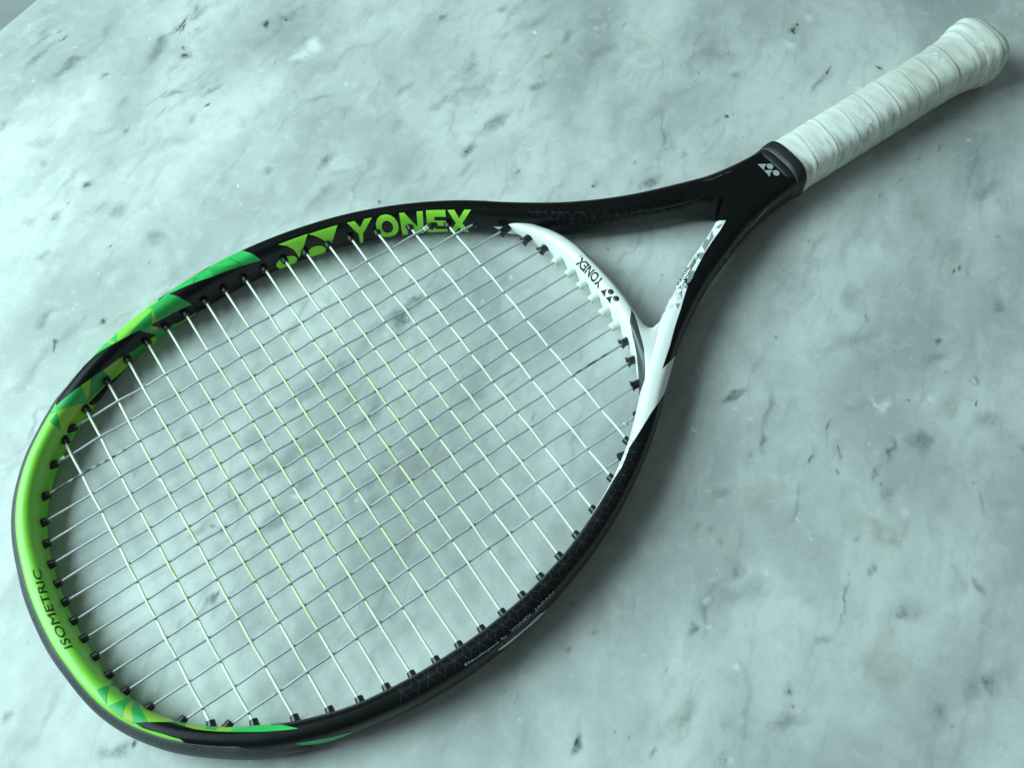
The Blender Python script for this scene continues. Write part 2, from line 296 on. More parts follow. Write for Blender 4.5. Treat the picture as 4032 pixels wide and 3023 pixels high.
["logo_mark","silver","shaft",5,[[82.13,31.58],[81.04,32.01],[79.87,32.14],[78.72,31.96],[77.7,31.48],[76.87,30.75],[76.3,29.81],[76.05,28.76],[76.13,27.66],[76.54,26.61],[77.24,25.69],[78.18,24.98],[79.28,24.53],[80.45,24.38],[81.6,24.55],[82.63,25.03],[83.46,25.76],[84.02,26.71],[84.27,27.78],[84.19,28.89],[83.78,29.95],[83.07,30.87]]],
["logo_mark","silver","shaft",5,[[81.15,42.57],[80.0,43.02],[78.78,43.15],[77.59,42.97],[76.54,42.49],[75.7,41.76],[75.14,40.82],[74.9,39.76],[75.01,38.66],[75.46,37.61],[76.22,36.68],[77.21,35.96],[78.36,35.51],[79.58,35.35],[80.77,35.52],[81.83,35.99],[82.68,36.73],[83.24,37.67],[83.47,38.75],[83.35,39.86],[82.9,40.93],[82.14,41.86]]],
["logo_mark","silver_white","grip",1,[[126.82,31.89],[126.33,32.42],[125.54,32.88],[124.57,33.25],[123.46,33.5],[122.27,33.61],[121.09,33.56],[119.99,33.37],[119.07,33.04],[118.47,32.6],[118.2,32.09],[118.35,31.55],[118.85,31.02],[119.7,30.53],[120.78,30.15],[122.02,29.89],[123.32,29.78],[124.56,29.83],[125.61,30.04],[126.43,30.38],[126.9,30.83],[127.04,31.35]]],
["logo_mark","silver_white","grip",1,[[120.73,37.33],[120.57,37.87],[120.27,38.36],[119.78,38.74],[119.09,38.95],[118.25,38.98],[117.32,38.83],[116.4,38.51],[115.56,38.05],[115.02,37.53],[114.73,36.97],[114.83,36.44],[115.19,35.95],[115.85,35.55],[116.65,35.26],[117.5,35.09],[118.35,35.07],[119.13,35.18],[119.77,35.43],[120.24,35.79],[120.56,36.25],[120.72,36.77]]],
["logo_mark","silver_white","grip",1,[[117.71,25.91],[123.43,28.89],[118.71,29.37],[115.47,30.67]]],
["logo_mark","silver_white","grip",1,[[113.86,31.99],[119.2,34.24],[113.52,34.7],[110.17,36.42]]],
["logo_mark","silver_white","grip",1,[[265.8,14.71],[275.12,16.85],[269.95,18.01]]],
["logo_mark","silver_white","grip",1,[[269.73,18.7],[276.66,21.61],[271.37,22.14],[267.99,24.24]]],
["logo_mark","silver_white","grip",1,[[278.91,20.1],[278.11,20.27],[277.13,20.33],[276.04,20.26],[274.94,20.07],[273.95,19.77],[273.14,19.4],[272.58,18.96],[272.35,18.51],[272.44,18.07],[272.89,17.68],[273.62,17.36],[274.54,17.17],[275.57,17.1],[276.61,17.18],[277.59,17.4],[278.44,17.72],[279.11,18.13],[279.6,18.58],[279.82,19.03],[279.8,19.46],[279.49,19.82]]],
["logo_mark","silver_white","grip",1,[[276.71,26.04],[275.54,26.23],[274.35,26.28],[273.24,26.19],[272.29,25.96],[271.58,25.61],[271.14,25.17],[271.0,24.67],[271.19,24.16],[271.69,23.68],[272.46,23.26],[273.47,22.95],[274.64,22.75],[275.86,22.69],[277.01,22.78],[278.0,23.0],[278.76,23.35],[279.22,23.8],[279.35,24.29],[279.14,24.81],[278.6,25.29],[277.77,25.71]]]],"TX":[["lime_print","frame",5,"Y",0.05,[[537.56,21.93],[546.61,22.04],[542.95,40.23],[538.47,40.35]]],
["lime_print","frame",5,"O",0.05,[[547.4,20.13],[555.88,22.58],[554.91,39.55],[547.24,38.48]]],
["lime_print","frame",5,"N",0.05,[[556.47,21.89],[564.9,22.13],[564.0,41.0],[556.18,39.88]]],
["lime_print","frame",5,"E",0.05,[[566.07,21.77],[573.14,22.08],[573.0,41.0],[565.58,39.95]]],
["lime_print","frame",5,"X",0.05,[[573.55,22.17],[582.57,21.46],[581.53,40.0],[573.0,41.0]]],
["print_black","bridge",3,"YONEX",0.03,[[116.23,25.46],[131.24,25.38],[132.28,16.84],[116.65,16.79]]],
["print_black","bridge",3,".",0,[[132.52,18.05],[133.12,17.85],[133.29,16.48],[132.57,16.64]]],
["print_black","frame",5,"ISOMETRIC",0.0,[[337.48,16.62],[364.93,18.55],[364.8,23.58],[336.76,22.08]]],
["silver","frame",6,"Developed",0.022,[[213.36,11.54],[202.41,10.52],[202.45,9.02],[213.41,9.77]]],
["silver","frame",6,"by",0.022,[[201.32,10.93],[199.18,10.18],[199.71,8.24],[201.45,9.46]]],
["silver","frame",6,"YONEX",0.022,[[198.14,10.65],[190.48,10.49],[190.44,8.45],[198.0,8.73]]],
["silver","frame",6,"JAPAN",0.022,[[189.27,10.27],[181.66,9.72],[181.86,7.63],[189.35,7.7]]],
["print_black","frame",5,"Oval Pressed Shaft",0.015,[[71.61,22.07],[56.61,23.19],[56.98,21.18],[72.16,19.47]]],
["print_black","frame",5,"REXIS",0.03,[[69.0,28.0],[61.89,26.07],[63.21,22.63],[70.3,23.95]]],
["print_black","frame",5,"Tension",0.0,[[75.0,27.0],[70.0,28.0],[71.44,24.06],[75.88,24.78]]],
["silver_white","grip",1,"Y",0.03,[[118.49,24.32],[120.47,19.35],[130.46,21.69],[130.14,23.25]]],
["silver_white","grip",1,"O",0.03,[[123.32,19.86],[121.3,15.88],[128.48,15.7],[131.33,18.98]]],
["silver_white","grip",1,"X",0.0,[[146.42,40.7],[145.1,45.29],[155.08,45.88],[159.4,40.88]]],
["silver_white","grip",1,"X",0.02,[[250.49,38.15],[261.49,46.82],[289.12,51.38],[269.84,39.76]]]],"LN":[["hex_line","frame",5,0.16,[[601.95,18.0],[602.77,21.04],[607.91,20.75],[609.23,24.96],[611.77,25.01],[612.48,27.74]]],
["hex_line","frame",5,0.16,[[604.76,18.19],[606.16,23.28]]],
["hex_line","frame",5,0.16,[[605.96,18.12],[604.81,22.58]]],
["hex_line","frame",5,0.16,[[607.91,20.75],[608.52,18.53]]],
["hex_line","frame",5,0.16,[[609.23,24.96],[610.49,20.83],[615.58,20.99],[616.7,25.2],[614.2,25.11],[613.69,27.03]]],
["hex_line","frame",5,0.16,[[610.07,18.69],[610.49,20.83]]],
["hex_line","frame",5,0.16,[[612.6,18.83],[614.2,25.11]]],
["hex_line","frame",5,0.16,[[613.08,20.51],[611.77,25.01]]],
["hex_line","frame",5,0.16,[[616.7,25.2],[617.97,21.27],[620.38,21.47],[621.63,25.35],[624.04,25.31],[626.7,25.2],[628.0,29.4],[625.46,29.28],[624.04,25.31],[623.19,29.43],[620.52,29.85],[617.96,29.48],[616.7,25.2],[615.94,28.24]]],
["hex_line","frame",5,0.16,[[616.7,25.2],[619.23,25.3],[620.52,29.85],[621.63,25.35]]],
["hex_line","frame",5,0.16,[[619.23,25.3],[620.38,21.47]]],
["hex_line","frame",5,0.16,[[623.17,22.25],[624.04,25.31],[625.04,22.31]]],
["hex_line","frame",5,0.16,[[626.7,25.2],[627.74,21.82]]],
["hex_line","frame",5,0.16,[[627.72,22.33],[629.1,24.94],[631.51,24.73],[634.2,24.86],[635.49,28.73],[632.92,28.57],[631.51,24.73],[630.6,28.96],[628.0,29.4],[629.1,24.94]]],
["hex_line","frame",5,0.16,[[631.06,22.54],[631.51,24.73],[632.29,23.17]]],
["hex_line","frame",5,0.16,[[634.2,24.86],[634.89,22.96]]],
["hex_line","frame",5,0.16,[[636.31,22.84],[636.77,24.64],[639.22,24.46],[641.78,24.88],[643.16,29.0],[640.64,28.62],[639.22,24.46],[638.2,28.72],[635.49,28.73],[636.77,24.64]]],
["hex_line","frame",5,0.16,[[638.76,22.79],[639.22,24.46],[639.83,23.12]]],
["hex_line","frame",5,0.16,[[643.9,23.51],[644.38,25.0],[646.89,25.22],[649.49,25.59],[651.16,29.8],[648.32,29.18],[646.89,25.22],[645.9,29.31],[643.16,29.0],[644.38,25.0]]],
["hex_line","frame",5,0.16,[[651.16,29.8],[652.29,25.81]]],
["hex_line","frame",5,0.16,[[651.16,29.8],[653.89,30.31],[654.9,26.01]]],
["hex_star","frame",5,0.14,[[132.52,16.68]]],
["hex_star","frame",5,0.14,[[140.82,18.4]]],
["hex_star","frame",5,0.14,[[149.05,18.76]]],
["hex_star","frame",5,0.14,[[157.28,19.35]]],
["hex_star","frame",5,0.14,[[161.14,14.97]]],
["hex_star","frame",5,0.14,[[169.5,14.91]]],
["hex_star","frame",5,0.14,[[173.71,19.76]]],
["hex_star","frame",5,0.14,[[185.98,15.83]]],
["hex_star","frame",5,0.14,[[191.49,15.77]]],
["hex_star","frame",5,0.14,[[194.29,16.12]]],
["hex_star","frame",5,0.14,[[199.81,16.31]]],
["hex_star","frame",5,0.14,[[202.65,16.7]]],
["hex_star","frame",5,0.14,[[208.34,16.48]]],
["hex_star","frame",5,0.14,[[210.99,17.04]]],
["hex_star","frame",5,0.14,[[219.56,17.07]]],
["hex_star","frame",5,0.14,[[225.03,17.64]]],
["hex_star","frame",5,0.14,[[228.05,16.53]]]]}

# ======================= helpers =======================
def ob(name, verts, faces, mat, parent=None, smooth=True, mats=None, midx=None):
    me = bpy.data.meshes.new(name)
    me.from_pydata([tuple(float(c) for c in v) for v in verts], [], [tuple(int(i) for i in f) for f in faces])
    for m in (mats or [mat]): me.materials.append(m)
    if midx is not None: me.polygons.foreach_set('material_index', np.asarray(midx, np.int32))
    if smooth: me.polygons.foreach_set('use_smooth', np.ones(len(me.polygons), bool))
    me.update()
    o = bpy.data.objects.new(name, me); COL.objects.link(o)
    if parent is not None: o.parent = parent
    return o
def copy_ob(src, parent, mw=None, mat=None):
    c = src.copy(); COL.objects.link(c); c.parent = parent
    return c
def tag(o, label=None, cat=None, kind=None, group=None):
    if label: o['label'] = label
    if cat: o['category'] = cat
    if kind: o['kind'] = kind
    if group: o['group'] = group
class NT_:
    def __init__(s, name):
        s.m = bpy.data.materials.new(name); s.m.use_nodes = True
        s.t = s.m.node_tree; s.b = s.t.nodes['Principled BSDF']
    def n(s, typ, **kw):
        x = s.t.nodes.new(typ)
        for k, v in kw.items(): setattr(x, k, v)
        return x
    def l(s, a, b): s.t.links.new(a, b)
    def val(s, sock, v):
        if hasattr(v, 'is_output'): s.l(v, sock)
        else: sock.default_value = v
    def math(s, op, a, b=None, c=None, clamp=False):
        x = s.n('ShaderNodeMath', operation=op); x.use_clamp = clamp
        s.val(x.inputs[0], a)
        if b is not None: s.val(x.inputs[1], b)
        if c is not None: s.val(x.inputs[2], c)
        return x.outputs[0]
    def ramp(s, f, a, b, va=0.0, vb=1.0, smooth=True):
        x = s.n('ShaderNodeMapRange', interpolation_type='SMOOTHSTEP' if smooth else 'LINEAR')
        s.val(x.inputs[0], f); x.inputs[1].default_value = a; x.inputs[2].default_value = b
        s.val(x.inputs[3], va); s.val(x.inputs[4], vb)
        return x.outputs[0]
    def mix(s, f, a, b, blend='MIX'):
        x = s.n('ShaderNodeMix', data_type='RGBA', blend_type=blend)
        s.val(x.inputs[0], f); s.val(x.inputs[6], a if hasattr(a, 'is_output') else (*a, 1)); s.val(x.inputs[7], b if hasattr(b, 'is_output') else (*b, 1))
        return x.outputs[2]
    def noise(s, vec, scale, detail=3, rough=0.5, dist=0.0):
        x = s.n('ShaderNodeTexNoise'); x.inputs['Scale'].default_value = scale; x.inputs['Detail'].default_value = detail
        x.inputs['Roughness'].default_value = rough; x.inputs['Distortion'].default_value = dist
        if vec is not None: s.l(vec, x.inputs['Vector'])
        return x.outputs[0]
    def coord(s, loc=(0, 0, 0), rot=(0, 0, 0), scale=(1, 1, 1), src=None, typ='POINT'):
        if src is None: src = s.n('ShaderNodeTexCoord').outputs['Object']
        x = s.n('ShaderNodeMapping', vector_type=typ)
        x.inputs[1].default_value = loc; x.inputs[2].default_value = rot; x.inputs[3].default_value = scale
        s.l(src, x.inputs[0])
        return x.outputs[0]
    def bump(s, h, strength, dist):
        x = s.n('ShaderNodeBump'); x.inputs['Strength'].default_value = strength; x.inputs['Distance'].default_value = dist
        s.l(h, x.inputs['Height']); s.l(x.outputs[0], s.b.inputs['Normal'])
def paint(name, col, rough=0.38, var=0.10, spec=0.5, coat=0.0, sc=160, bump=0.08):
    t = NT_(name)
    v = t.coord()
    n = t.noise(v, sc, 4, 0.6)
    n2 = t.noise(v, 35, 3, 0.5)
    f = t.ramp(t.math('ADD', t.math('MULTIPLY', n, .4), t.math('MULTIPLY', n2, .6)), .3, .7)
    t.l(t.mix(f, tuple(c * (1 - var) for c in col), tuple(min(1, c * (1 + var)) for c in col)), t.b.inputs['Base Color'])
    t.l(t.ramp(n2, .3, .7, rough * .88, rough * 1.15), t.b.inputs['Roughness'])
    t.b.inputs['Specular IOR Level'].default_value = spec
    t.b.inputs['Coat Weight'].default_value = coat
    if bump:
        t.bump(t.noise(v, 1900, 2, .6), bump, 0.0002)
    return t.m
MAT = {
 'black': paint('black_satin_paint', (0.0045, 0.0048, 0.005), .30, .12, .27),
 'lime': paint('lime_paint', (0.22, 0.62, 0.055), .36, .06),
 'lime_print': paint('lime_print', (0.36, 0.92, 0.05), .4, .04),
 'green_mid': paint('mid_green_paint', (0.02, 0.36, 0.075), .36, .06),
 'green_dark': paint('dark_green_paint', (0.025, 0.23, 0.05), .36, .06),
 'green_bright': paint('bright_green_paint', (0.025, 0.50, 0.10), .36, .06),
 'green_seam': paint('deep_green_paint', (0.015, 0.26, 0.05), .36, .06),
 'olive': paint('olive_lime_paint', (0.28, 0.46, 0.035), .36, .06),
 'olive_light': paint('light_olive_paint', (0.29, 0.54, 0.035), .36, .06),
 'olive_dark': paint('dark_olive_print', (0.10, 0.16, 0.03), .4, .1),
 'white': paint('white_paint', (0.86, 0.87, 0.86), .33, .015),
 'grey': paint('grey_print', (0.27, 0.285, 0.29), .4, .05),
 'shade_print_grey': paint('shaded_printed_edge_strip', (0.36, 0.39, 0.375), .4, .15),
 'grey_light': paint('pale_grey_print', (0.62, 0.66, 0.68), .4, .03),
 'silver': paint('silver_print', (0.42, 0.43, 0.44), .35, .05),
 'glint_grey': paint('painted_glint_grey', (0.16, 0.17, 0.17), .4, .2),
 'silver_white': paint('pearl_print', (0.93, 0.95, 0.96), .25, .02),
 'anthracite': paint('anthracite_paint', (0.055, 0.062, 0.066), .38, .08),
 'anthracite_grey': paint('worn_grey_print', (0.10, 0.105, 0.105), .45, .2),
 'print_black': paint('black_print', (0.014, 0.013, 0.015), .45, .1),
 'hex_line': paint('slate_line_print', (0.030, 0.037, 0.042), .4, .1),
 'rubber': paint('black_rubber', (0.013, 0.014, 0.0145), .5, .15, .4),
 'nylon_black': paint('black_nylon', (0.013, 0.0135, 0.0135), .38, .2),
 'nylon_white': paint('ivory_nylon', (0.74, 0.78, 0.68), .45, .05),
}
def mat_string_main():
    t = NT_('grey_monofilament')
    v = t.coord()
    n = t.noise(v, 900, 2, .5); n2 = t.noise(v, 14, 3, .5); n3 = t.noise(v, 300, 3, .7)
    c = t.mix(t.ramp(n2, .35, .65), (0.53, 0.535, 0.58), (0.41, 0.42, 0.45))
    c = t.mix(t.ramp(n3, .58, .78, 0, .3), c, (0.18, 0.155, 0.10))
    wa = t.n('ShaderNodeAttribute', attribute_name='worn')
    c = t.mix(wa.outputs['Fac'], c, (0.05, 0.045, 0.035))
    t.l(c, t.b.inputs['Base Color'])
    t.b.inputs['Roughness'].default_value = .3
    t.bump(n, .35, .0001)
    return t.m
def mat_string_cross():
    t = NT_('white_multifilament')
    v = t.coord()
    # ball wear yellows the middle of the string bed
    g = t.n('ShaderNodeTexGradient', gradient_type='SPHERICAL')
    t.l(t.coord(loc=(-.130 / .15, 0, 0), scale=(1 / .15, 1 / .15, 0), src=None), g.inputs[0])
    n2 = t.noise(v, 60, 4, .65); n3 = t.noise(t.coord(scale=(2600, 120, 1500)), 1, 2, .5)
    wear = t.math('MULTIPLY', t.ramp(g.outputs[1], .0, .62), t.ramp(n2, .22, .62, .3, 1))
    c = t.mix(wear, (0.84, 0.90, 0.82), (0.66, 0.69, 0.36))
    c = t.mix(t.math('MULTIPLY', t.ramp(t.noise(v, 420, 3, .7), .58, .72), t.ramp(g.outputs[1], 0, .6, 0, .7)), c, (0.27, 0.22, 0.07))
    c = t.mix(t.ramp(n3, .35, .65, 0, .22), c, (0.45, 0.52, 0.42))
    t.l(c, t.b.inputs['Base Color'])
    t.b.inputs['Roughness'].default_value = .33
    t.bump(n3, .3, .0001)
    return t.m
def mat_bumper():
    t = NT_('grained_bumper_plastic')
    uv = t.n('ShaderNodeTexCoord').outputs['UV']
    vo = t.n('ShaderNodeTexVoronoi'); vo.inputs['Scale'].default_value = 1.0; vo.inputs['Randomness'].default_value = .25
    t.l(t.coord(src=uv, scale=(1 / .85, 1 / .85, 1)), vo.inputs['Vector'])
    n2 = t.noise(t.coord(), 45, 4, .6)
    n4 = t.noise(t.coord(), 700, 2, .5)
    c = t.mix(t.ramp(n2, .3, .7), (0.032, 0.036, 0.039), (0.055, 0.060, 0.063))
    c = t.mix(t.ramp(n4, .64, .74, 0, .5), c, (0.15, 0.16, 0.16))
    t.l(c, t.b.inputs['Base Color']); t.b.inputs['Roughness'].default_value = .46
    t.bump(vo.outputs['Distance'], .55, .0004)
    return t.m
def mat_grip():
    t = NT_('worn_white_overgrip')
    v = t.coord()
    n1 = t.noise(t.coord(scale=(1, 1, 1)), 38, 4, .6); n2 = t.noise(t.coord(scale=(260, 60, 60)), 1, 4, .65); n3 = t.noise(v, 900, 2, .5)
    # soiled more towards the butt
    sx = t.n('ShaderNodeSeparateXYZ'); t.l(v, sx.inputs[0])
    soil = t.ramp(sx.outputs[0], .50, .60, .05, .75)
    c = t.mix(t.math('MULTIPLY', soil, t.ramp(n1, .25, .7)), (0.95, 0.96, 0.91), (0.66, 0.65, 0.57))
    low = t.ramp(sx.outputs[1], .010, -.016)      # palm side is grubbier
    c = t.mix(t.math('MULTIPLY', t.math('MULTIPLY', t.ramp(n2, .46, .66), low), .68), c, (0.38, 0.37, 0.31))
    c = t.mix(t.ramp(t.noise(v, 260, 3, .6), .70, .78, 0, .5), c, (0.2, 0.2, 0.16))
    t.l(c, t.b.inputs['Base Color']); t.b.inputs['Roughness'].default_value = .30
    h = t.math('ADD', t.math('MULTIPLY', n2, .7), t.math('MULTIPLY', n3, .3))
    t.bump(h, .45, .0007)
    return t.m
MAT['main'] = mat_string_main(); MAT['cross'] = mat_string_cross(); MAT['bumper'] = mat_bumper(); MAT['grip'] = mat_grip()

# ======================= the marble slab and the floor =======================
MARKS = [
 (0.2277, 0.3679, 0.01789, 0.00206, -2.579, 0.9375, 'dark', 1),
 (0.2123, 0.358, 0.03964, 0.00476, -2.621, 0.5625, 'soft', 0),
 (0.2469, 0.3744, 0.01186, 0.00348, -2.824, 0.5, 'soft', 0),
 (0.1527, 0.4138, 0.00529, 0.00137, -2.827, 0.875, 'dark', 1),
 (0.1338, 0.4118, 0.02192, 0.00306, -3.008, 0.5, 'soft', 0),
 (0.146, 0.3762, 0.02191, 0.00368, -2.896, 0.5, 'soft', 0),
 (0.1823, 0.3924, 0.01356, 0.00411, -2.649, 0.25, 'soft', 0),
 (0.2202, 0.3449, 0.00449, 0.00271, -1.53, 0.75, 'dark', 1),
 (0.2784, 0.3311, 0.00347, 0.0024, -1.366, 0.75, 'dark', 1),
 (0.217, 0.2929, 0.01063, 0.00328, 0.032, 0.4375, 'soft', 0),
 (0.0777, 0.1604, 0.00367, 0.00226, -1.573, 0.9375, 'dark', 1),
 (0.0476, 0.1637, 0.00402, 0.00224, -1.296, 0.875, 'dark', 1),
 (0.0458, 0.1595, 0.00284, 0.00139, -2.046, 0.875, 'dark', 1),
 (0.047, 0.1814, 0.00738, 0.00396, -0.111, 0.375, 'soft', 0),
 (0.0311, 0.0872, 0.00182, 0.00105, -1.441, 0.875, 'dark', 1),
 (0.2296, 0.0577, 0.04963, 0.00453, -3.081, 0.35000000000000003, 'soft', 0),
 (0.1753, 0.053, 0.05853, 0.00825, -3.046, 0.375, 'soft', 0),
 (0.128, 0.0185, 0.04553, 0.0089, -3.089, 0.4, 'soft', 0),
 (0.1604, -0.0233, 0.03354, 0.00671, 3.127, 0.275, 'soft', 0),
 (0.2404, 0.0645, 0.00408, 0.00258, -0.017, 0.75, 'soft', 1),
 (0.0579, -0.0315, 0.00592, 0.0017, -2.504, 1, 'dark', 1),
 (0.0551, -0.0323, 0.0119, 0.00363, -2.545, 0.5, 'soft', 0),
 (0.2269, 0.0537, 0.00701, 0.00282, 0.015, 0.5, 'soft', 1),
 (0.2465, 0.1173, 0.01098, 0.00416, 0.317, 0.375, 'rust', 0),
 (0.1806, 0.0674, 0.00998, 0.0039, 0.299, 0.375, 'rust', 0),
 (0.2708, -0.0125, 0.00901, 0.0033, 0.142, 0.375, 'rust', 0),
 (0.2316, -0.014, 0.01234, 0.00539, 0.091, 0.375, 'soft', 0),
 (0.1698, -0.1967, 0.00417, 0.00135, -2.912, 1, 'dark', 1),
 (0.1696, -0.1973, 0.00917, 0.0027, -2.808, 0.5, 'soft', 0),
 (0.1535, -0.1574, 0.00186, 0.00115, -1.843, 0.75, 'dark', 1),
 (0.1932, -0.1589, 0.00341, 0.00236, -2.68, 0.5625, 'soft', 1),
 (-0.007, -0.0732, 0.00295, 0.00135, -2.581, 0.875, 'dark', 1),
 (-0.0117, -0.0737, 0.01328, 0.00495, -2.905, 0.4375, 'soft', 0),
 (-0.0527, -0.0246, 0.00396, 0.00275, 0.06, 0.5, 'soft', 1),
 (0.3191, 0.1019, 0.00351, 0.00213, -1.946, 0.9375, 'dark', 1),
 (0.3849, 0.0701, 0.00288, 0.00215, -1.543, 0.9375, 'dark', 1),
 (0.421, 0.0521, 0.01186, 0.00431, -0.067, 0.5, 'soft', 1),
 (0.3621, 0.0266, 0.00208, 0.00148, -1.722, 0.875, 'dark', 1),
 (0.246, 0.0774, 0.00522, 0.00232, -2.652, 0.625, 'soft', 1),
 (0.2523, 0.1312, 0.01084, 0.00271, 0.55, 0.5, 'rust', 1),
 (0.2436, 0.1688, 0.01178, 0.0043, 0.093, 0.3125, 'soft', 0),
 (0.2347, 0.1648, 0.03813, 0.00854, 0.092, 0.275, 'soft', 0),
 (0.6004, 0.1042, 0.00227, 0.00171, -1.674, 1, 'dark', 1),
 (0.5945, 0.1, 0.00383, 0.00273, -1.671, 1, 'dark', 1),
 (0.6195, 0.0396, 0.00387, 0.00299, -1.522, 1, 'dark', 1),
 (0.5876, 0.0579, 0.00878, 0.00133, -2.728, 0.625, 'dark', 1),
 (0.5743, 0.0506, 0.02017, 0.00394, -2.646, 0.375, 'soft', 0),
 (0.5294, -0.1123, 0.0038, 0.00145, -2.65, 0.9375, 'dark', 1),
 (0.5343, -0.114, 0.0049, 0.00087, -2.696, 0.875, 'dark', 1),
 (0.5013, -0.1105, 0.00213, 0.00144, -1.445, 0.875, 'dark', 1),
 (0.542, 0.0572, 0.00175, 0.0013, -1.955, 0.75, 'dark', 1),
 (0.5533, 0.0481, 0.00175, 0.0013, -1.965, 0.75, 'dark', 1),
 (0.4394, -0.0196, 0.00195, 0.00119, -2.497, 0.875, 'dark', 1),
 (0.6936, 0.0031, 0.00344, 0.00235, -1.311, 0.75, 'dark', 1),
 (0.3576, -0.0971, 0.01185, 0.00243, 2.959, 0.6875, 'soft', 0),
 (0.2704, -0.2384, 0.00229, 0.00185, -1.448, 1, 'dark', 1),
 (0.2938, -0.161, 0.00332, 0.00174, -1.971, 0.75, 'rust', 1),
 (0.2902, -0.1462, 0.00417, 0.00302, -0.006, 0.625, 'rust', 1),
 (0.3129, -0.1426, 0.01004, 0.00511, -0.034, 0.4375, 'soft', 0),
 (0.4235, -0.1812, 0.01456, 0.00473, -2.94, 0.5625, 'soft', 0),
 (0.4728, -0.1499, 0.01877, 0.00607, 0.054, 0.4375, 'soft', 0),
 (0.3544, -0.1292, 0.00633, 0.00316, -0.142, 0.375, 'soft', 0),
 (0.3913, -0.181, 0.00957, 0.00259, -2.841, 0.5, 'dark', 1),
 (0.4314, -0.2165, 0.00312, 0.00154, 0.039, 0.75, 'dark', 1),
 (0.4219, -0.1516, 0.00396, 0.00268, -1.392, 1, 'pale', 1),
 (0.3352, -0.1755, 0.00261, 0.00151, -1.412, 1, 'pale', 1),
 (0.5918, 0.0326, 0.0052, 0.00393, -1.674, 0.875, 'pale', 1),
 (0.5856, 0.0954, 0.00787, 0.00542, -1.361, 0.75, 'pale', 0),
 (0.2943, 0.2943, 0.01402, 0.00745, 0.187, 0.625, 'pale', 0),
 (0.6089, -0.0204, 0.03088, 0.0083, -0.018, 0.375, 'soft', 0),
 (0.52, 0.0192, 0.01452, 0.00504, 0.094, 0.3125, 'rust', 0),
 (0.5993, -0.0783, 0.02093, 0.00736, -0.001, 0.375, 'soft', 0),
 (0.5246, 0.1205, 0.03041, 0.01007, 0.143, 0.3125, 'soft', 0),
 (0.4439, 0.2153, 0.02874, 0.0103, 0.106, 0.375, 'soft', 0),
 (0.3671, 0.1872, 0.02826, 0.00982, 0.189, 0.3125, 'soft', 0),
 (0.2798, -0.1894, 0.02524, 0.00967, -0.038, 0.3125, 'soft', 0),
 (0.3475, -0.2444, 0.02593, 0.00961, -0.158, 0.35000000000000003, 'soft', 0),
 (0.3551, -0.2921, 0.02317, 0.00835, -0.145, 0.375, 'soft', 0),
 (0.4437, -0.1118, 0.02798, 0.00838, -0.097, 0.3125, 'soft', 0),
 (0.1749, 0.2676, 0.02571, 0.00951, 0.08, 0.25, 'soft', 0),
 (0.1067, 0.2454, 0.02434, 0.00728, 0.116, 0.25, 'soft', 0),
 (0.0971, 0.3225, 0.01978, 0.00635, 0.267, 0.3125, 'soft', 0),
 (0.2194, -0.2128, 0.01856, 0.00687, -0.023, 0.3125, 'soft', 0),
 (0.2272, 0.364, 0.01093, 0.00189, -2.45, 0.9, 'dark', 1),
 (0.2024, 0.3481, 0.02929, 0.00505, -2.603, 0.6, 'soft', 0),
 (0.2484, 0.3697, 0.01639, 0.00521, -3.028, 0.45, 'soft', 0),
 (0.1511, 0.4048, 0.00805, 0.00153, -2.787, 0.85, 'dark', 1),
 (0.1299, 0.3962, 0.02213, 0.00437, -2.738, 0.55, 'soft', 0),
 (0.1461, 0.3734, 0.02308, 0.00568, -2.843, 0.5, 'soft', 0),
 (0.1433, 0.4184, 0.0107, 0.00445, -2.874, 0.35, 'soft', 0),
 (0.2176, 0.3384, 0.0034, 0.00219, 0.453, 0.9, 'dark', 1),
 (0.2181, 0.3371, 0.00889, 0.00572, 0.452, 0.5, 'soft', 1),
 (0.2802, 0.3325, 0.00379, 0.00241, 0.433, 0.9, 'dark', 1),
 (0.2802, 0.3325, 0.00812, 0.00516, 0.433, 0.4, 'soft', 1),
 (0.2927, 0.3283, 0.01016, 0.00379, -0.75, 0.6, 'soft', 0),
 (0.2945, 0.3272, 0.00245, 0.00155, 0.427, 0.8, 'dark', 1),
 (0.2355, 0.3569, 0.00348, 0.00223, 0.458, 0.6, 'soft', 1),
 (0.2292, 0.3555, 0.00187, 0.0012, 0.459, 0.7, 'dark', 1),
 (0.1615, 0.3526, 0.00511, 0.00332, 0.476, 0.6, 'soft', 1),
 (0.1618, 0.3521, 0.00153, 0.001, 0.476, 0.7, 'dark', 1),
 (0.1958, 0.3113, 0.01265, 0.00493, -0.542, 0.5, 'soft', 0),
 (0.2085, 0.2847, 0.00543, 0.00114, 0.425, 0.7, 'dark', 1),
 (0.1969, 0.2792, 0.00975, 0.00355, -2.717, 0.35, 'soft', 0),
 (0.1814, 0.2947, 0.00797, 0.00259, -2.639, 0.5, 'soft', 0),
 (0.151, 0.2946, 0.00439, 0.00287, 0.446, 0.6, 'soft', 1),
 (0.1579, 0.2775, 0.0029, 0.0019, 0.434, 0.5, 'soft', 1),
 (0.1614, 0.324, 0.00914, 0.00489, -0.071, 0.35, 'soft', 0),
 (0.1117, 0.2654, 0.0056, 0.00308, 0.44, 0.8, 'dark', 1),
 (0.1117, 0.2654, 0.00838, 0.00555, 0.44, 0.5, 'soft', 1),
 (0.096, 0.2587, 0.00276, 0.00137, 0.44, 0.8, 'dark', 1),
 (0.0837, 0.2541, 0.0068, 0.00453, 0.441, 0.6, 'soft', 1),
 (0.0814, 0.2535, 0.00241, 0.00121, 0.441, 0.7, 'dark', 1),
 (0.1157, 0.2367, 0.01256, 0.00833, 0.421, 0.4, 'soft', 0),
 (0.1297, 0.1995, 0.00897, 0.00595, 0.394, 0.45, 'soft', 0),
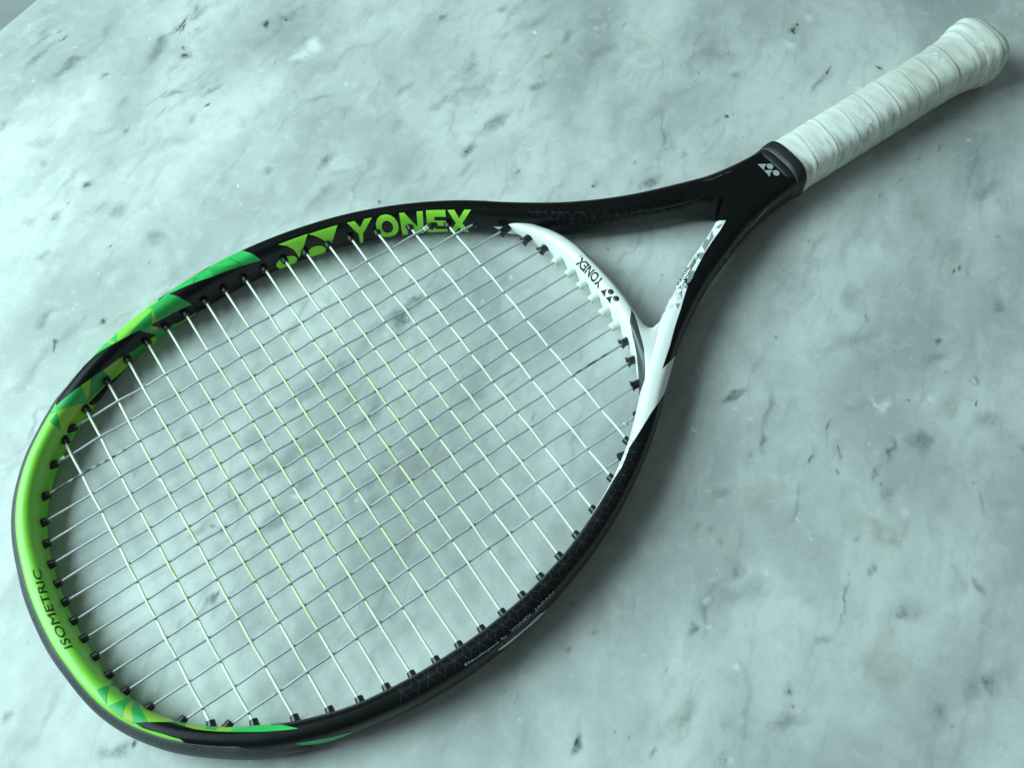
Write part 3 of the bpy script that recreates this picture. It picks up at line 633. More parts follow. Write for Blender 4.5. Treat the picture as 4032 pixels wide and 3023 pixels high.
 (0.1031, 0.2095, 0.00178, 0.00118, 0.408, 0.8, 'dark', 1),
 (0.1031, 0.2095, 0.00444, 0.00296, 0.408, 0.4, 'soft', 1),
 (0.0699, 0.2284, 0.00837, 0.00561, 0.429, 0.5, 'soft', 0),
 (0.0775, 0.1608, 0.00231, 0.00156, 0.383, 0.9, 'dark', 1),
 (0.0778, 0.1606, 0.00504, 0.0034, 0.383, 0.5, 'soft', 1),
 (0.0467, 0.1628, 0.0015, 0.00126, 0.393, 0.9, 'dark', 1),
 (0.0458, 0.1605, 0.00448, 0.00125, -2.036, 0.8, 'dark', 1),
 (0.0452, 0.1802, 0.0077, 0.00367, 0.179, 0.4, 'soft', 0),
 (0.1183, 0.1851, 0.00372, 0.00088, 0.279, 0.5, 'dark', 1),
 (0.069, 0.2587, 0.01058, 0.00451, 0.394, 0.3, 'soft', 0),
 (0.094, 0.3021, 0.00945, 0.00626, 0.467, 0.35, 'soft', 0),
 (0.296, 0.2888, 0.01566, 0.00929, 0.405, 0.9, 'pale', 0),
 (0.2844, 0.287, 0.0079, 0.00504, 0.407, 0.8, 'pale', 0),
 (0.203, 0.2504, 0.02928, 0.01905, 0.406, 0.35, 'pale', 0),
 (0.2511, 0.1914, 0.01261, 0.00531, 0.36, 0.7, 'soft', 1),
 (0.2505, 0.1918, 0.00392, 0.00187, 0.361, 0.5, 'dark', 1),
 (0.2563, 0.1755, 0.01398, 0.00558, -0.122, 0.45, 'soft', 0),
 (0.215, 0.2075, 0.0062, 0.00404, 0.378, 0.5, 'soft', 1),
 (0.3297, 0.2202, 0.01125, 0.00493, 0.468, 0.4, 'soft', 0),
 (0.2998, 0.2026, 0.00751, 0.00353, 0.356, 0.6, 'rust', 1),
 (0.2692, 0.1521, 0.01223, 0.00246, -2.273, 0.4, 'rust', 0),
 (0.2628, 0.1416, 0.00254, 0.00122, 0.328, 0.7, 'dark', 1),
 (0.3905, 0.2626, 0.00956, 0.00414, 0.304, 0.7, 'soft', 1),
 (0.346, 0.1912, 0.0172, 0.00813, 0.193, 0.4, 'soft', 0),
 (0.3346, 0.1449, 0.01287, 0.00566, 0.404, 0.7, 'soft', 1),
 (0.333, 0.1448, 0.0047, 0.0022, 0.316, 0.7, 'dark', 1),
 (0.328, 0.1322, 0.00974, 0.00623, 0.31, 0.5, 'soft', 0),
 (0.3092, 0.1333, 0.00722, 0.00463, 0.314, 0.35, 'rust', 0),
 (0.2764, 0.2456, 0.02072, 0.00424, -0.344, 0.45, 'soft', 0),
 (0.3089, 0.1898, 0.01333, 0.0064, 0.252, 0.3, 'soft', 0),
 (0.3681, 0.1559, 0.0216, 0.00964, 0.316, 0.5, 'soft', 0),
 (0.4325, 0.2428, 0.01022, 0.00451, 0.098, 0.5, 'soft', 0),
 (0.4171, 0.2193, 0.00654, 0.00409, 0.342, 0.4, 'soft', 1),
 (0.3759, 0.2126, 0.01882, 0.00667, -2.739, 0.3, 'soft', 0),
 (0.2422, 0.0634, 0.00745, 0.00372, 0.134, 0.6, 'soft', 1),
 (0.2259, 0.0535, 0.01288, 0.00846, 0.281, 0.6, 'soft', 0),
 (0.2184, 0.0547, 0.00427, 0.00281, 0.283, 0.4, 'dark', 1),
 (0.1375, 0.0804, 0.00618, 0.00413, 0.316, 0.4, 'rust', 0),
 (0.1707, 0.0725, 0.00838, 0.00557, 0.304, 0.3, 'soft', 0),
 (0.5953, 0.1024, 0.00479, 0.0029, 0.252, 0.9, 'dark', 1),
 (0.5998, 0.1039, 0.00198, 0.0012, 0.252, 0.8, 'dark', 1),
 (0.5953, 0.1024, 0.00958, 0.00581, 0.252, 0.4, 'soft', 1),
 (0.4368, 0.1881, 0.01451, 0.00337, -2.511, 0.55, 'rust', 0),
 (0.433, 0.1857, 0.00867, 0.00202, -2.458, 0.5, 'soft', 0),
 (0.4599, 0.1958, 0.01504, 0.00478, -2.887, 0.5, 'soft', 0),
 (0.4899, 0.1542, 0.01643, 0.00574, -2.785, 0.5, 'rust', 0),
 (0.53, 0.0927, 0.007, 0.0043, 0.256, 0.5, 'soft', 1),
 (0.5087, 0.1096, 0.00215, 0.00133, 0.268, 0.85, 'dark', 1),
 (0.503, 0.1043, 0.00133, 0.00082, 0.266, 0.7, 'dark', 1),
 (0.5232, 0.0856, 0.00133, 0.00082, 0.253, 0.7, 'dark', 1),
 (0.4071, 0.1656, 0.01091, 0.00559, 0.065, 0.7, 'soft', 1),
 (0.4057, 0.1652, 0.00209, 0.00131, 0.314, 0.5, 'dark', 1),
 (0.4054, 0.1256, 0.01053, 0.00192, -2.352, 0.45, 'rust', 0),
 (0.3983, 0.1384, 0.01022, 0.00644, 0.301, 0.35, 'rust', 0),
 (0.4989, 0.0662, 0.00384, 0.00257, 0.246, 0.75, 'dark', 1),
 (0.4917, 0.0641, 0.01064, 0.0032, -2.855, 0.45, 'soft', 0),
 (0.5857, 0.0569, 0.00704, 0.00116, -2.7, 0.55, 'dark', 1),
 (0.5733, 0.0505, 0.0104, 0.0023, -2.646, 0.4, 'soft', 0),
 (0.42, 0.0704, 0.00346, 0.00218, 0.259, 0.6, 'dark', 1),
 (0.418, 0.0507, 0.00731, 0.00461, 0.248, 0.6, 'soft', 1),
 (0.3848, 0.0705, 0.00242, 0.00153, 0.265, 0.7, 'dark', 1),
 (0.3872, 0.0712, 0.0063, 0.004, 0.265, 0.4, 'soft', 1),
 (0.3514, 0.1104, 0.00438, 0.00279, 0.293, 0.8, 'dark', 1),
 (0.4517, 0.0574, 0.00551, 0.00345, 0.247, 0.45, 'soft', 1),
 (0.4953, 0.0455, 0.00128, 0.00079, 0.235, 0.6, 'dark', 1),
 (0.4595, 0.1636, 0.02463, 0.00838, -2.961, 0.3, 'soft', 0),
 (0.4644, 0.0998, 0.02593, 0.0097, -3.027, 0.3, 'soft', 0),
 (0.6118, 0.1012, 0.0091, 0.0055, 0.249, 0.7, 'pale', 0),
 (0.472, -0.043, 0.00104, 0.00104, 0.0, 0.8, 'dark', 1),
 (0.5792, -0.037, 0.00283, 0.00125, 0.181, 0.8, 'dark', 1),
 (0.5982, -0.0371, 0.00688, 0.00126, -2.606, 0.6, 'dark', 1),
 (0.577, -0.0247, 0.00128, 0.00079, 0.188, 0.5, 'dark', 1),
 (0.5409, -0.1067, 0.00119, 0.00073, 0.147, 0.7, 'dark', 1),
 (0.5486, -0.0671, 0.01523, 0.00393, -2.588, 0.4, 'rust', 0),
 (0.538, -0.1035, 0.01423, 0.00881, 0.149, 0.35, 'soft', 0),
 (0.5322, -0.1481, 0.00916, 0.00568, 0.124, 0.5, 'soft', 0),
 (0.4835, -0.1419, 0.004, 0.00251, 0.131, 0.8, 'soft', 1),
 (0.4833, -0.1417, 0.00178, 0.00111, 0.132, 0.7, 'dark', 1),
 (0.4419, -0.1116, 0.00155, 0.00098, 0.152, 0.7, 'dark', 1),
 (0.4719, -0.1598, 0.00348, 0.00219, 0.122, 0.7, 'dark', 1),
 (0.3951, -0.0725, 0.00088, 0.00056, 0.18, 0.7, 'dark', 1),
 (0.428, -0.0963, 0.00199, 0.00126, 0.163, 0.8, 'pale', 1),
 (0.5067, -0.0945, 0.0014, 0.00087, 0.156, 0.8, 'pale', 1),
 (0.4817, -0.1733, 0.00521, 0.00327, 0.114, 0.5, 'soft', 1),
 (0.7026, -0.0052, 0.00474, 0.00201, 0.186, 0.6, 'dark', 1),
 (0.4627, -0.0909, 0.01727, 0.00858, -2.864, 0.3, 'soft', 0),
 (0.4972, -0.0748, 0.02119, 0.01322, 0.168, 0.3, 'pale', 0),
 (0.413, -0.098, 0.02404, 0.01527, 0.163, 0.3, 'pale', 0),
 (0.3578, -0.0984, 0.01319, 0.00324, -0.158, 0.75, 'soft', 1),
 (0.3529, -0.0973, 0.00633, 0.00135, -0.091, 0.4, 'dark', 1),
 (0.3675, -0.119, 0.01471, 0.00374, -2.686, 0.5, 'soft', 0),
 (0.353, -0.1294, 0.01216, 0.00343, -2.349, 0.55, 'soft', 0),
 (0.3399, -0.1327, 0.00323, 0.00209, 0.149, 0.5, 'soft', 1),
 (0.3241, -0.1549, 0.01471, 0.00955, 0.136, 0.5, 'rust', 0),
 (0.309, -0.1385, 0.00511, 0.00332, 0.148, 0.6, 'rust', 0),
 (0.2876, -0.1469, 0.00706, 0.00327, 0.145, 0.6, 'rust', 1),
 (0.2953, -0.1524, 0.00385, 0.00251, 0.141, 0.55, 'soft', 1),
 (0.2929, -0.1617, 0.00383, 0.00125, -2.049, 0.65, 'rust', 1),
 (0.2887, -0.1776, 0.0045, 0.00294, 0.125, 0.7, 'soft', 1),
 (0.2887, -0.1776, 0.00187, 0.00123, 0.125, 0.4, 'dark', 1),
 (0.2697, -0.1831, 0.02666, 0.00483, -2.87, 0.55, 'soft', 0),
 (0.2509, -0.1881, 0.0061, 0.00238, 0.175, 0.8, 'soft', 1),
 (0.3656, -0.1541, 0.0101, 0.00117, 0.384, 0.6, 'dark', 1),
 (0.3444, -0.166, 0.01756, 0.00204, -2.554, 0.4, 'soft', 0),
 (0.3904, -0.1446, 0.00879, 0.0012, -2.607, 0.75, 'dark', 1),
 (0.3827, -0.1599, 0.00827, 0.00118, -2.259, 0.7, 'dark', 1),
 (0.3737, -0.1676, 0.00662, 0.00129, -2.409, 0.5, 'dark', 1),
 (0.4078, -0.1762, 0.01068, 0.00236, -2.649, 0.85, 'soft', 1),
 (0.4086, -0.1759, 0.00854, 0.00105, -2.636, 0.5, 'dark', 1),
 (0.3884, -0.1872, 0.00181, 0.00116, 0.112, 0.8, 'dark', 1),
 (0.3831, -0.193, 0.012, 0.00383, -2.333, 0.35, 'soft', 0),
 (0.4381, -0.1592, 0.00191, 0.00121, 0.125, 0.9, 'dark', 1),
 (0.4583, -0.1794, 0.00612, 0.00188, -2.689, 0.65, 'rust', 1),
 (0.4702, -0.1846, 0.00383, 0.00121, -2.243, 0.75, 'dark', 1),
 (0.4576, -0.1781, 0.01488, 0.00938, 0.112, 0.35, 'soft', 0),
 (0.4226, -0.153, 0.00845, 0.00537, 0.13, 0.9, 'pale', 0),
 (0.3878, -0.2046, 0.00791, 0.00507, 0.101, 0.8, 'pale', 0),
 (0.3665, -0.2001, 0.01061, 0.00503, -0.731, 0.55, 'rust', 0),
 (0.3689, -0.2097, 0.01022, 0.0045, -1.525, 0.55, 'rust', 0),
 (0.3552, -0.2017, 0.00387, 0.0025, 0.105, 0.5, 'soft', 1),
 (0.3248, -0.2226, 0.01862, 0.00121, -2.548, 0.55, 'soft', 1),
 (0.3379, -0.2135, 0.00095, 0.00061, 0.099, 0.6, 'dark', 1),
 (0.3494, -0.2185, 0.00494, 0.00319, 0.095, 0.55, 'soft', 1),
 (0.3454, -0.2448, 0.00445, 0.00288, 0.079, 0.7, 'soft', 1),
 (0.3435, -0.2442, 0.002, 0.00096, 0.079, 0.6, 'dark', 1),
 (0.388, -0.2577, 0.00785, 0.00292, -2.051, 0.6, 'soft', 1),
 (0.4212, -0.2248, 0.00848, 0.00305, 0.782, 0.4, 'soft', 0),
 (0.2077, -0.1594, 0.00419, 0.00262, 0.144, 0.8, 'rust', 1),
 (0.2079, -0.1591, 0.00214, 0.00107, 0.144, 0.6, 'dark', 1),
 (0.2357, -0.1595, 0.00128, 0.00085, 0.141, 0.8, 'dark', 1),
 (0.2317, -0.1626, 0.00464, 0.00096, -2.409, 0.35, 'soft', 0),
 (0.2707, -0.2373, 0.00193, 0.00127, 0.087, 0.95, 'dark', 1),
 (0.2707, -0.238, 0.00456, 0.003, 0.087, 0.6, 'soft', 1),
 (0.2163, -0.2174, 0.01037, 0.00296, -2.834, 0.6, 'rust', 0),
 (0.2209, -0.2154, 0.00516, 0.00343, 0.105, 0.5, 'rust', 0),
 (0.1694, -0.197, 0.00475, 0.00135, -2.795, 0.95, 'dark', 1),
 (0.1694, -0.197, 0.00633, 0.00293, -2.795, 0.5, 'soft', 0),
 (0.188, -0.2028, 0.00186, 0.00125, 0.116, 0.85, 'dark', 1),
 (0.1916, -0.2086, 0.00084, 0.00057, 0.112, 0.6, 'dark', 1),
 (0.1972, -0.2215, 0.00439, 0.00179, -2.825, 0.7, 'soft', 1),
 (0.2343, -0.2321, 0.00343, 0.00227, 0.093, 0.55, 'rust', 1),
 (0.3247, -0.2891, 0.01053, 0.00685, 0.051, 0.45, 'soft', 0),
 (0.321, -0.2538, 0.0227, 0.00939, -2.725, 0.45, 'rust', 0),
 (0.3148, -0.2661, 0.01598, 0.01042, 0.066, 0.35, 'rust', 0),
 (0.2985, -0.2269, 0.00725, 0.00474, 0.092, 0.35, 'soft', 0),
 (0.3529, -0.2921, 0.00912, 0.00185, -2.065, 0.5, 'soft', 0),
 (0.3306, -0.3152, 0.00103, 0.00067, 0.034, 0.8, 'dark', 1),
 (0.2545, -0.0423, 0.007, 0.00107, -2.081, 0.7, 'dark', 1),
 (0.2235, -0.1833, 0.00142, 0.00094, 0.127, 0.9, 'pale', 1),
 (0.267, -0.1809, 0.00367, 0.00242, 0.125, 0.8, 'pale', 1),
 (0.2825, -0.2199, 0.00108, 0.00071, 0.098, 0.7, 'pale', 1),
 (0.3208, -0.186, 0.00114, 0.00074, 0.117, 0.7, 'pale', 1),
 (0.2822, -0.172, 0.0015, 0.00098, 0.129, 0.7, 'pale', 1),
 (0.3736, -0.2146, 0.00155, 0.001, 0.096, 0.8, 'pale', 1),
 (0.3141, -0.1608, 0.00058, 0.00038, 0.134, 0.7, 'dark', 1),
 (0.2971, -0.1802, 0.00075, 0.00049, 0.123, 0.7, 'dark', 1),
 (0.299, -0.1951, 0.00074, 0.00049, 0.113, 0.7, 'dark', 1),
 (0.3046, -0.1474, 0.00078, 0.00051, 0.143, 0.6, 'dark', 1),
 (0.1936, -0.1594, 0.00282, 0.00189, 0.146, 0.5, 'soft', 1),
 (0.2067, -0.1399, 0.00399, 0.00266, 0.158, 0.4, 'soft', 1),
 (0.3734, -0.2534, 0.01761, 0.00847, -0.054, 0.4, 'pale', 0),
 (0.3677, -0.2253, 0.02299, 0.0148, 0.089, 0.3, 'pale', 0),
 (0.297, -0.2114, 0.02567, 0.01679, 0.103, 0.25, 'pale', 0),
 (0.2587, -0.248, 0.0149, 0.00683, 3.087, 0.4, 'soft', 0),
 (0.4694, -0.1972, 0.01268, 0.00798, 0.101, 0.35, 'soft', 0),
 (0.4677, -0.2171, 0.00831, 0.00524, 0.089, 0.4, 'soft', 0),
 (0.0745, 0.0054, 0.0024, 0.00164, 0.278, 0.75, 'dark', 1),
 (0.0728, 0.0034, 0.00586, 0.00251, -2.411, 0.5, 'soft', 0),
 (0.0561, -0.0321, 0.00383, 0.00157, -2.53, 1.0, 'dark', 1),
 (0.056, -0.032, 0.00697, 0.00339, -2.557, 0.6, 'soft', 0),
 (0.0494, -0.0366, 0.0073, 0.00289, -2.517, 0.35, 'soft', 0),
 (0.0936, -0.0434, 0.00216, 0.00147, 0.24, 0.6, 'dark', 1),
 (0.1275, -0.0024, 0.01148, 0.00773, 0.263, 0.5, 'soft', 0),
 (0.1757, 0.0132, 0.01606, 0.01069, 0.264, 0.5, 'soft', 0),
 (0.1715, 0.0325, 0.01016, 0.00676, 0.278, 0.4, 'soft', 0),
 (0.034, 0.0088, 0.00989, 0.00297, 0.077, 0.4, 'soft', 0),
 (0.0621, 0.0054, 0.00873, 0.00376, 0.281, 0.45, 'soft', 0),
 (0.053, 0.0572, 0.00304, 0.00207, 0.319, 0.55, 'soft', 1),
 (0.1008, -0.0106, 0.01872, 0.00884, 0.114, 0.5, 'soft', 0),
 (0.0885, -0.0848, 0.00762, 0.0052, 0.211, 0.5, 'rust', 0),
 (0.0645, -0.0522, 0.00874, 0.00599, 0.239, 0.3, 'soft', 0),
 (-0.0068, -0.0748, 0.00311, 0.00101, -2.259, 0.7, 'dark', 1),
 (-0.0148, -0.075, 0.00802, 0.00561, 0.236, 0.45, 'soft', 0),
 (0.1559, -0.0349, 0.00952, 0.00638, 0.236, 0.4, 'soft', 0),
 (0.0204, 0.1225, 0.00098, 0.00067, 0.373, 0.8, 'dark', 1),
 (-0.0532, -0.026, 0.00488, 0.00343, 0.282, 0.5, 'soft', 1),
 (-0.0311, 0.0028, 0.00153, 0.00107, 0.299, 0.6, 'soft', 1),
 (0.1792, -0.0303, 0.01906, 0.00778, -0.027, 0.35, 'soft', 0),
 (0.0849, 0.0646, 0.00983, 0.0053, 0.08, 0.35, 'soft', 0),
 (0.1159, 0.0331, 0.0178, 0.00789, -0.084, 0.4, 'soft', 0),
 (0.0708, -0.0951, 0.01079, 0.00464, -0.145, 0.3, 'soft', 0),
 (0.1399, -0.1096, 0.00459, 0.0031, 0.186, 0.35, 'rust', 0),
 (0.1535, -0.0652, 0.01112, 0.00747, 0.215, 0.3, 'soft', 0),
 (0.0136, -0.061, 0.00666, 0.00462, 0.242, 0.25, 'rust', 0)]
def mat_marble():
    t = NT_('veined_marble')
    obj = t.n('ShaderNodeTexCoord').outputs['Object']
    VA = math.radians(32)                       # run of the veining
    # warp
    nz = t.n('ShaderNodeTexNoise'); nz.inputs['Scale'].default_value = 28; nz.inputs['Detail'].default_value = 4; t.l(obj, nz.inputs['Vector'])
    w1 = t.n('ShaderNodeVectorMath', operation='SUBTRACT'); t.l(nz.outputs['Color'], w1.inputs[0]); w1.inputs[1].default_value = (.5, .5, .5)
    w2 = t.n('ShaderNodeVectorMath', operation='SCALE'); t.l(w1.outputs[0], w2.inputs[0]); w2.inputs['Scale'].default_value = .022
    w3 = t.n('ShaderNodeVectorMath', operation='ADD'); t.l(obj, w3.inputs[0]); t.l(w2.outputs[0], w3.inputs[1])
    wv = w3.outputs[0]
    nf = t.n('ShaderNodeTexNoise'); nf.inputs['Scale'].default_value = 190; nf.inputs['Detail'].default_value = 3; t.l(obj, nf.inputs['Vector'])
    f1 = t.n('ShaderNodeVectorMath', operation='SUBTRACT'); t.l(nf.outputs['Color'], f1.inputs[0]); f1.inputs[1].default_value = (.5, .5, .5)
    f2 = t.n('ShaderNodeVectorMath', operation='SCALE'); t.l(f1.outputs[0], f2.inputs[0]); f2.inputs['Scale'].default_value = .006
    f3 = t.n('ShaderNodeVectorMath', operation='ADD'); t.l(obj, f3.inputs[0]); t.l(f2.outputs[0], f3.inputs[1])
    fv = f3.outputs[0]
    rv = t.coord(rot=(0, 0, -VA), src=wv)          # x along the veining
    an = lambda sx, sy, off=(0, 0, 0): t.coord(scale=(sx, sy, 1), loc=off, src=rv)
    cloud = t.noise(an(7, 13), 1, 5, .55, .3)
    cloud2 = t.noise(an(16, 34, (3, 1, 0)), 1, 5, .6, .4)
    col = t.mix(t.ramp(cloud, .34, .66), (0.44, 0.458, 0.458), (0.70, 0.712, 0.706))
    col = t.mix(t.ramp(cloud2, .50, .78, 0, .4), col, (0.37, 0.395, 0.395))
    milk = t.noise(t.coord(src=wv), 26, 5, .6)
    col = t.mix(t.ramp(milk, .50, .72, 0, .35), col, (0.72, 0.735, 0.715))
    # fine streaks along the bedding, and mottling
    str_ = t.noise(an(20, 90, (2, 5, 0)), 1, 6, .68, .6)
    col = t.mix(t.ramp(str_, .50, .72, 0, .45), col, (0.39, 0.41, 0.415))
    mot = t.noise(t.coord(src=wv), 90, 6, .72)
    col = t.mix(t.ramp(mot, .46, .74, 0, .38), col, (0.40, 0.42, 0.42))
    col = t.mix(t.ramp(mot, .48, .30, 0, .30), col, (0.76, 0.77, 0.76))
    # thin broken veins
    rid = t.math('ABSOLUTE', t.math('SUBTRACT', t.noise(an(9, 26, (7, 2, 0)), 1, 3, .5, .5), .5))
    brk = t.noise(an(30, 30, (1, 9, 0)), 1, 3, .6)
    vein = t.math('MULTIPLY', t.ramp(rid, .035, .0), t.ramp(brk, .50, .66))
    col = t.mix(t.math('MULTIPLY', vein, .22), col, (0.24, 0.25, 0.245))
    # warm rust clouds
    rust = t.noise(an(38, 60, (4, 4, 0)), 1, 4, .6)
    col = t.mix(t.ramp(rust, .63, .80, 0, .16), col, (0.42, 0.40, 0.34))
    # small dark pits and bright crystals
    for sc, lo, hi, k, cc in ((55, .06, .02, .55, (0.10, 0.10, 0.095)), (120, .07, .03, .40, (0.12, 0.12, 0.11)), (95, .085, .03, .55, (0.92, 0.93, 0.90))):
        vo = t.n('ShaderNodeTexVoronoi'); vo.inputs['Scale'].default_value = sc; t.l(t.coord(loc=(sc, sc * .3, 0), src=fv), vo.inputs['Vector'])
        sepc = t.n('ShaderNodeSeparateColor'); t.l(vo.outputs['Color'], sepc.inputs[0])
        col = t.mix(t.math('MULTIPLY', t.math('MULTIPLY', t.ramp(vo.outputs['Distance'], lo, hi * .3), t.ramp(sepc.outputs[0], .80, .95)), k), col, cc)
    # individual veins and spots of this slab, laid into the 'veins' attribute of its top
    at = t.n('ShaderNodeAttribute', attribute_name='veins')
    sp = t.n('ShaderNodeSeparateColor'); t.l(at.outputs['Color'], sp.inputs[0])
    gr = t.math('MULTIPLY', t.ramp(t.noise(obj, 420, 3, .6), .25, .6, .65, 1.0), t.ramp(t.noise(wv, 75, 5, .7), .30, .60, .55, 1.7, False))
    for sock, cc in ((sp.outputs[0], (0.20, 0.22, 0.226)), (sp.outputs[1], (0.33, 0.31, 0.245)), (at.outputs['Alpha'], (0.88, 0.90, 0.88)), (sp.outputs[2], (0.075, 0.075, 0.075))):
        col = t.mix(t.math('MULTIPLY', sock, gr, clamp=True), col, cc)
    grain = t.noise(obj, 1500, 2, .5)
    col = t.mix(t.ramp(grain, .3, .7, .0, .06), col, (0.40, 0.42, 0.41))
    t.l(col, t.b.inputs['Base Color'])
    t.l(t.ramp(t.noise(obj, 60, 3, .5), .3, .7, .38, .50), t.b.inputs['Roughness'])
    t.b.inputs['Specular IOR Level'].default_value = .28
    return t.m
# far edge of the slab, seen in the upper left corner
_e0 = np.array([0.11685, 0.44212]); _e1 = np.array([0.14885, 0.45678])
_d = (_e1 - _e0) / np.linalg.norm(_e1 - _e0); _q = np.array([_d[1], -_d[0]])      # _q points into the slab
def lattice(x, y, cell, seed):
    """smooth value noise in -1..1"""
    rs = np.random.RandomState(seed); tab = rs.uniform(-1, 1, (128, 128))
    X, Y = x / cell, y / cell
    xi, yi = np.floor(X).astype(int), np.floor(Y).astype(int); fx, fy = X - xi, Y - yi
    fx = fx * fx * (3 - 2 * fx); fy = fy * fy * (3 - 2 * fy)
    g = lambda a, b: tab[a % 128, b % 128]
    return (g(xi, yi) * (1 - fx) + g(xi + 1, yi) * fx) * (1 - fy) + (g(xi, yi + 1) * (1 - fx) + g(xi + 1, yi + 1) * fx) * fy
def vein_field(X, Y):
    n, m = X.shape
    out = np.zeros((n, m, 4))
    wx = .0055 * lattice(X, Y, .021, 1) + .0022 * lattice(X, Y, .0075, 2) + .0008 * lattice(X, Y, .0028, 5)
    wy = .0055 * lattice(X, Y, .021, 3) + .0022 * lattice(X, Y, .0075, 4) + .0008 * lattice(X, Y, .0028, 6)
    fx = .0012 * lattice(X, Y, .005, 7) + .0009 * lattice(X, Y, .0022, 8); fy = .0012 * lattice(X, Y, .005, 9) + .0009 * lattice(X, Y, .0022, 10)
    XW, YW, XF, YF = X + wx, Y + wy, X + fx, Y + fy
    o0 = np.array([X[0, 0], Y[0, 0]]); du = np.array([X[1, 0] - X[0, 0], Y[1, 0] - Y[0, 0]]); dv = np.array([X[0, 1] - X[0, 0], Y[0, 1] - Y[0, 0]])
    hu, hv = np.linalg.norm(du), np.linalg.norm(dv)
    ch = {'soft': 0, 'rust': 1, 'dark': 2, 'pale': 3}
    def mark(x, y, a, b, ang, k, tone, fine):
        r = a + .012
        p = np.array([x, y]) - o0; ci, cj = p @ du / hu ** 2, p @ dv / hv ** 2
        i0, i1 = int(max(0, ci - r / hu)), int(min(n, ci + r / hu + 1)); j0, j1 = int(max(0, cj - r / hv)), int(min(m, cj + r / hv + 1))
        if i1 <= i0 or j1 <= j0: return
        XX, YY = (XF, YF) if fine else (XW, YW)
        dx, dy = XX[i0:i1, j0:j1] - x, YY[i0:i1, j0:j1] - y
        c, s = math.cos(ang), math.sin(ang)
        q = np.sqrt(((dx * c + dy * s) / a) ** 2 + ((-dx * s + dy * c) / b) ** 2)
        f = np.clip(1 - q, 0, 1); f = f * f * (3 - 2 * f)
        o = out[i0:i1, j0:j1, ch[tone]]
        out[i0:i1, j0:j1, ch[tone]] = 1 - (1 - o) * (1 - k * f)
    for (x, y, a_, b_, an_, k_, tn_, fi_) in MARKS:
        k_ *= {'rust': .6, 'pale': .62}.get(tn_, 1)
        mark(x, y, a_ * (.85 if tn_ == 'dark' else 1), b_ * (.78 if tn_ == 'dark' else 1), an_, k_, tn_, fi_)
    # many faint ones, strung along the run of the veining
    rs = np.random.RandomState(11); va = math.radians(32)
    for q in range(110):
        u, v = rs.uniform(0, n), rs.uniform(0, m); p = o0 + du * u + dv * v; ang = va + rs.normal(0, .16)
        k = rs.uniform(.05, .18); steps = rs.randint(2, 8)
        for st in range(steps):
            L = rs.uniform(.006, .020)
            if rs.rand() < .75: mark(p[0], p[1], L, L * rs.uniform(.12, .4), ang, k * rs.uniform(.4, 1.2), 'soft' if rs.rand() < .86 else 'rust', 0)
            if rs.rand() < .05: mark(p[0], p[1], L * .35, .0011, ang, rs.uniform(.2, .5), 'dark', 1)
            ang += rs.normal(0, .12); p = p + np.array([math.cos(ang), math.sin(ang)]) * L * 1.3 + rs.normal(0, .002, 2)
    # long connected veins: thin, soft, wandering, fading in and out
    for q in range(46):
        u, v = rs.uniform(-.1 * n, n), rs.uniform(0, m); p = o0 + du * u + dv * v; ang = va + rs.normal(0, .12)
        k0 = rs.uniform(.07, .24); w0 = rs.uniform(.0012, .0045); ph = rs.uniform(0, 6)
        for st in range(rs.randint(14, 60)):
            kk = k0 * max(0, .55 + .6 * math.sin(st * .31 + ph) + rs.normal(0, .2))
            mark(p[0], p[1], .0065, w0 * rs.uniform(.6, 1.6), ang, min(kk, .6), 'soft', 0)
            if rs.rand() < .3: mark(p[0] + rs.normal(0, .004), p[1] + rs.normal(0, .004), .009, w0 * 2.5, ang, kk * .5, 'soft', 0)
            ang += rs.normal(0, .09) - .05 * (ang - va); p = p + np.array([math.cos(ang), math.sin(ang)]) * .0052
    for q in range(70):
        p = o0 + du * rs.uniform(0, n) + dv * rs.uniform(0, m); r = rs.uniform(.0006, .0017)
        mark(p[0], p[1], r * rs.uniform(1, 2.2), r, va + rs.normal(0, .6), rs.uniform(.2, .6), 'dark', 1)
    for q in range(170):
        p = o0 + du * rs.uniform(0, n) + dv * rs.uniform(0, m); r = rs.uniform(.0008, .0022)
        mark(p[0], p[1], r * rs.uniform(1, 1.7), r, rs.uniform(0, 3), rs.uniform(.3, .8), 'pale', 1)
    for q in range(90):
        p = o0 + du * rs.uniform(0, n) + dv * rs.uniform(0, m); r = rs.uniform(.012, .04)
        mark(p[0], p[1], r * rs.uniform(1.2, 2.2), r, va + rs.normal(0, .3), rs.uniform(.06, .22), 'pale' if rs.rand() < .45 else 'soft', 0)
    return out
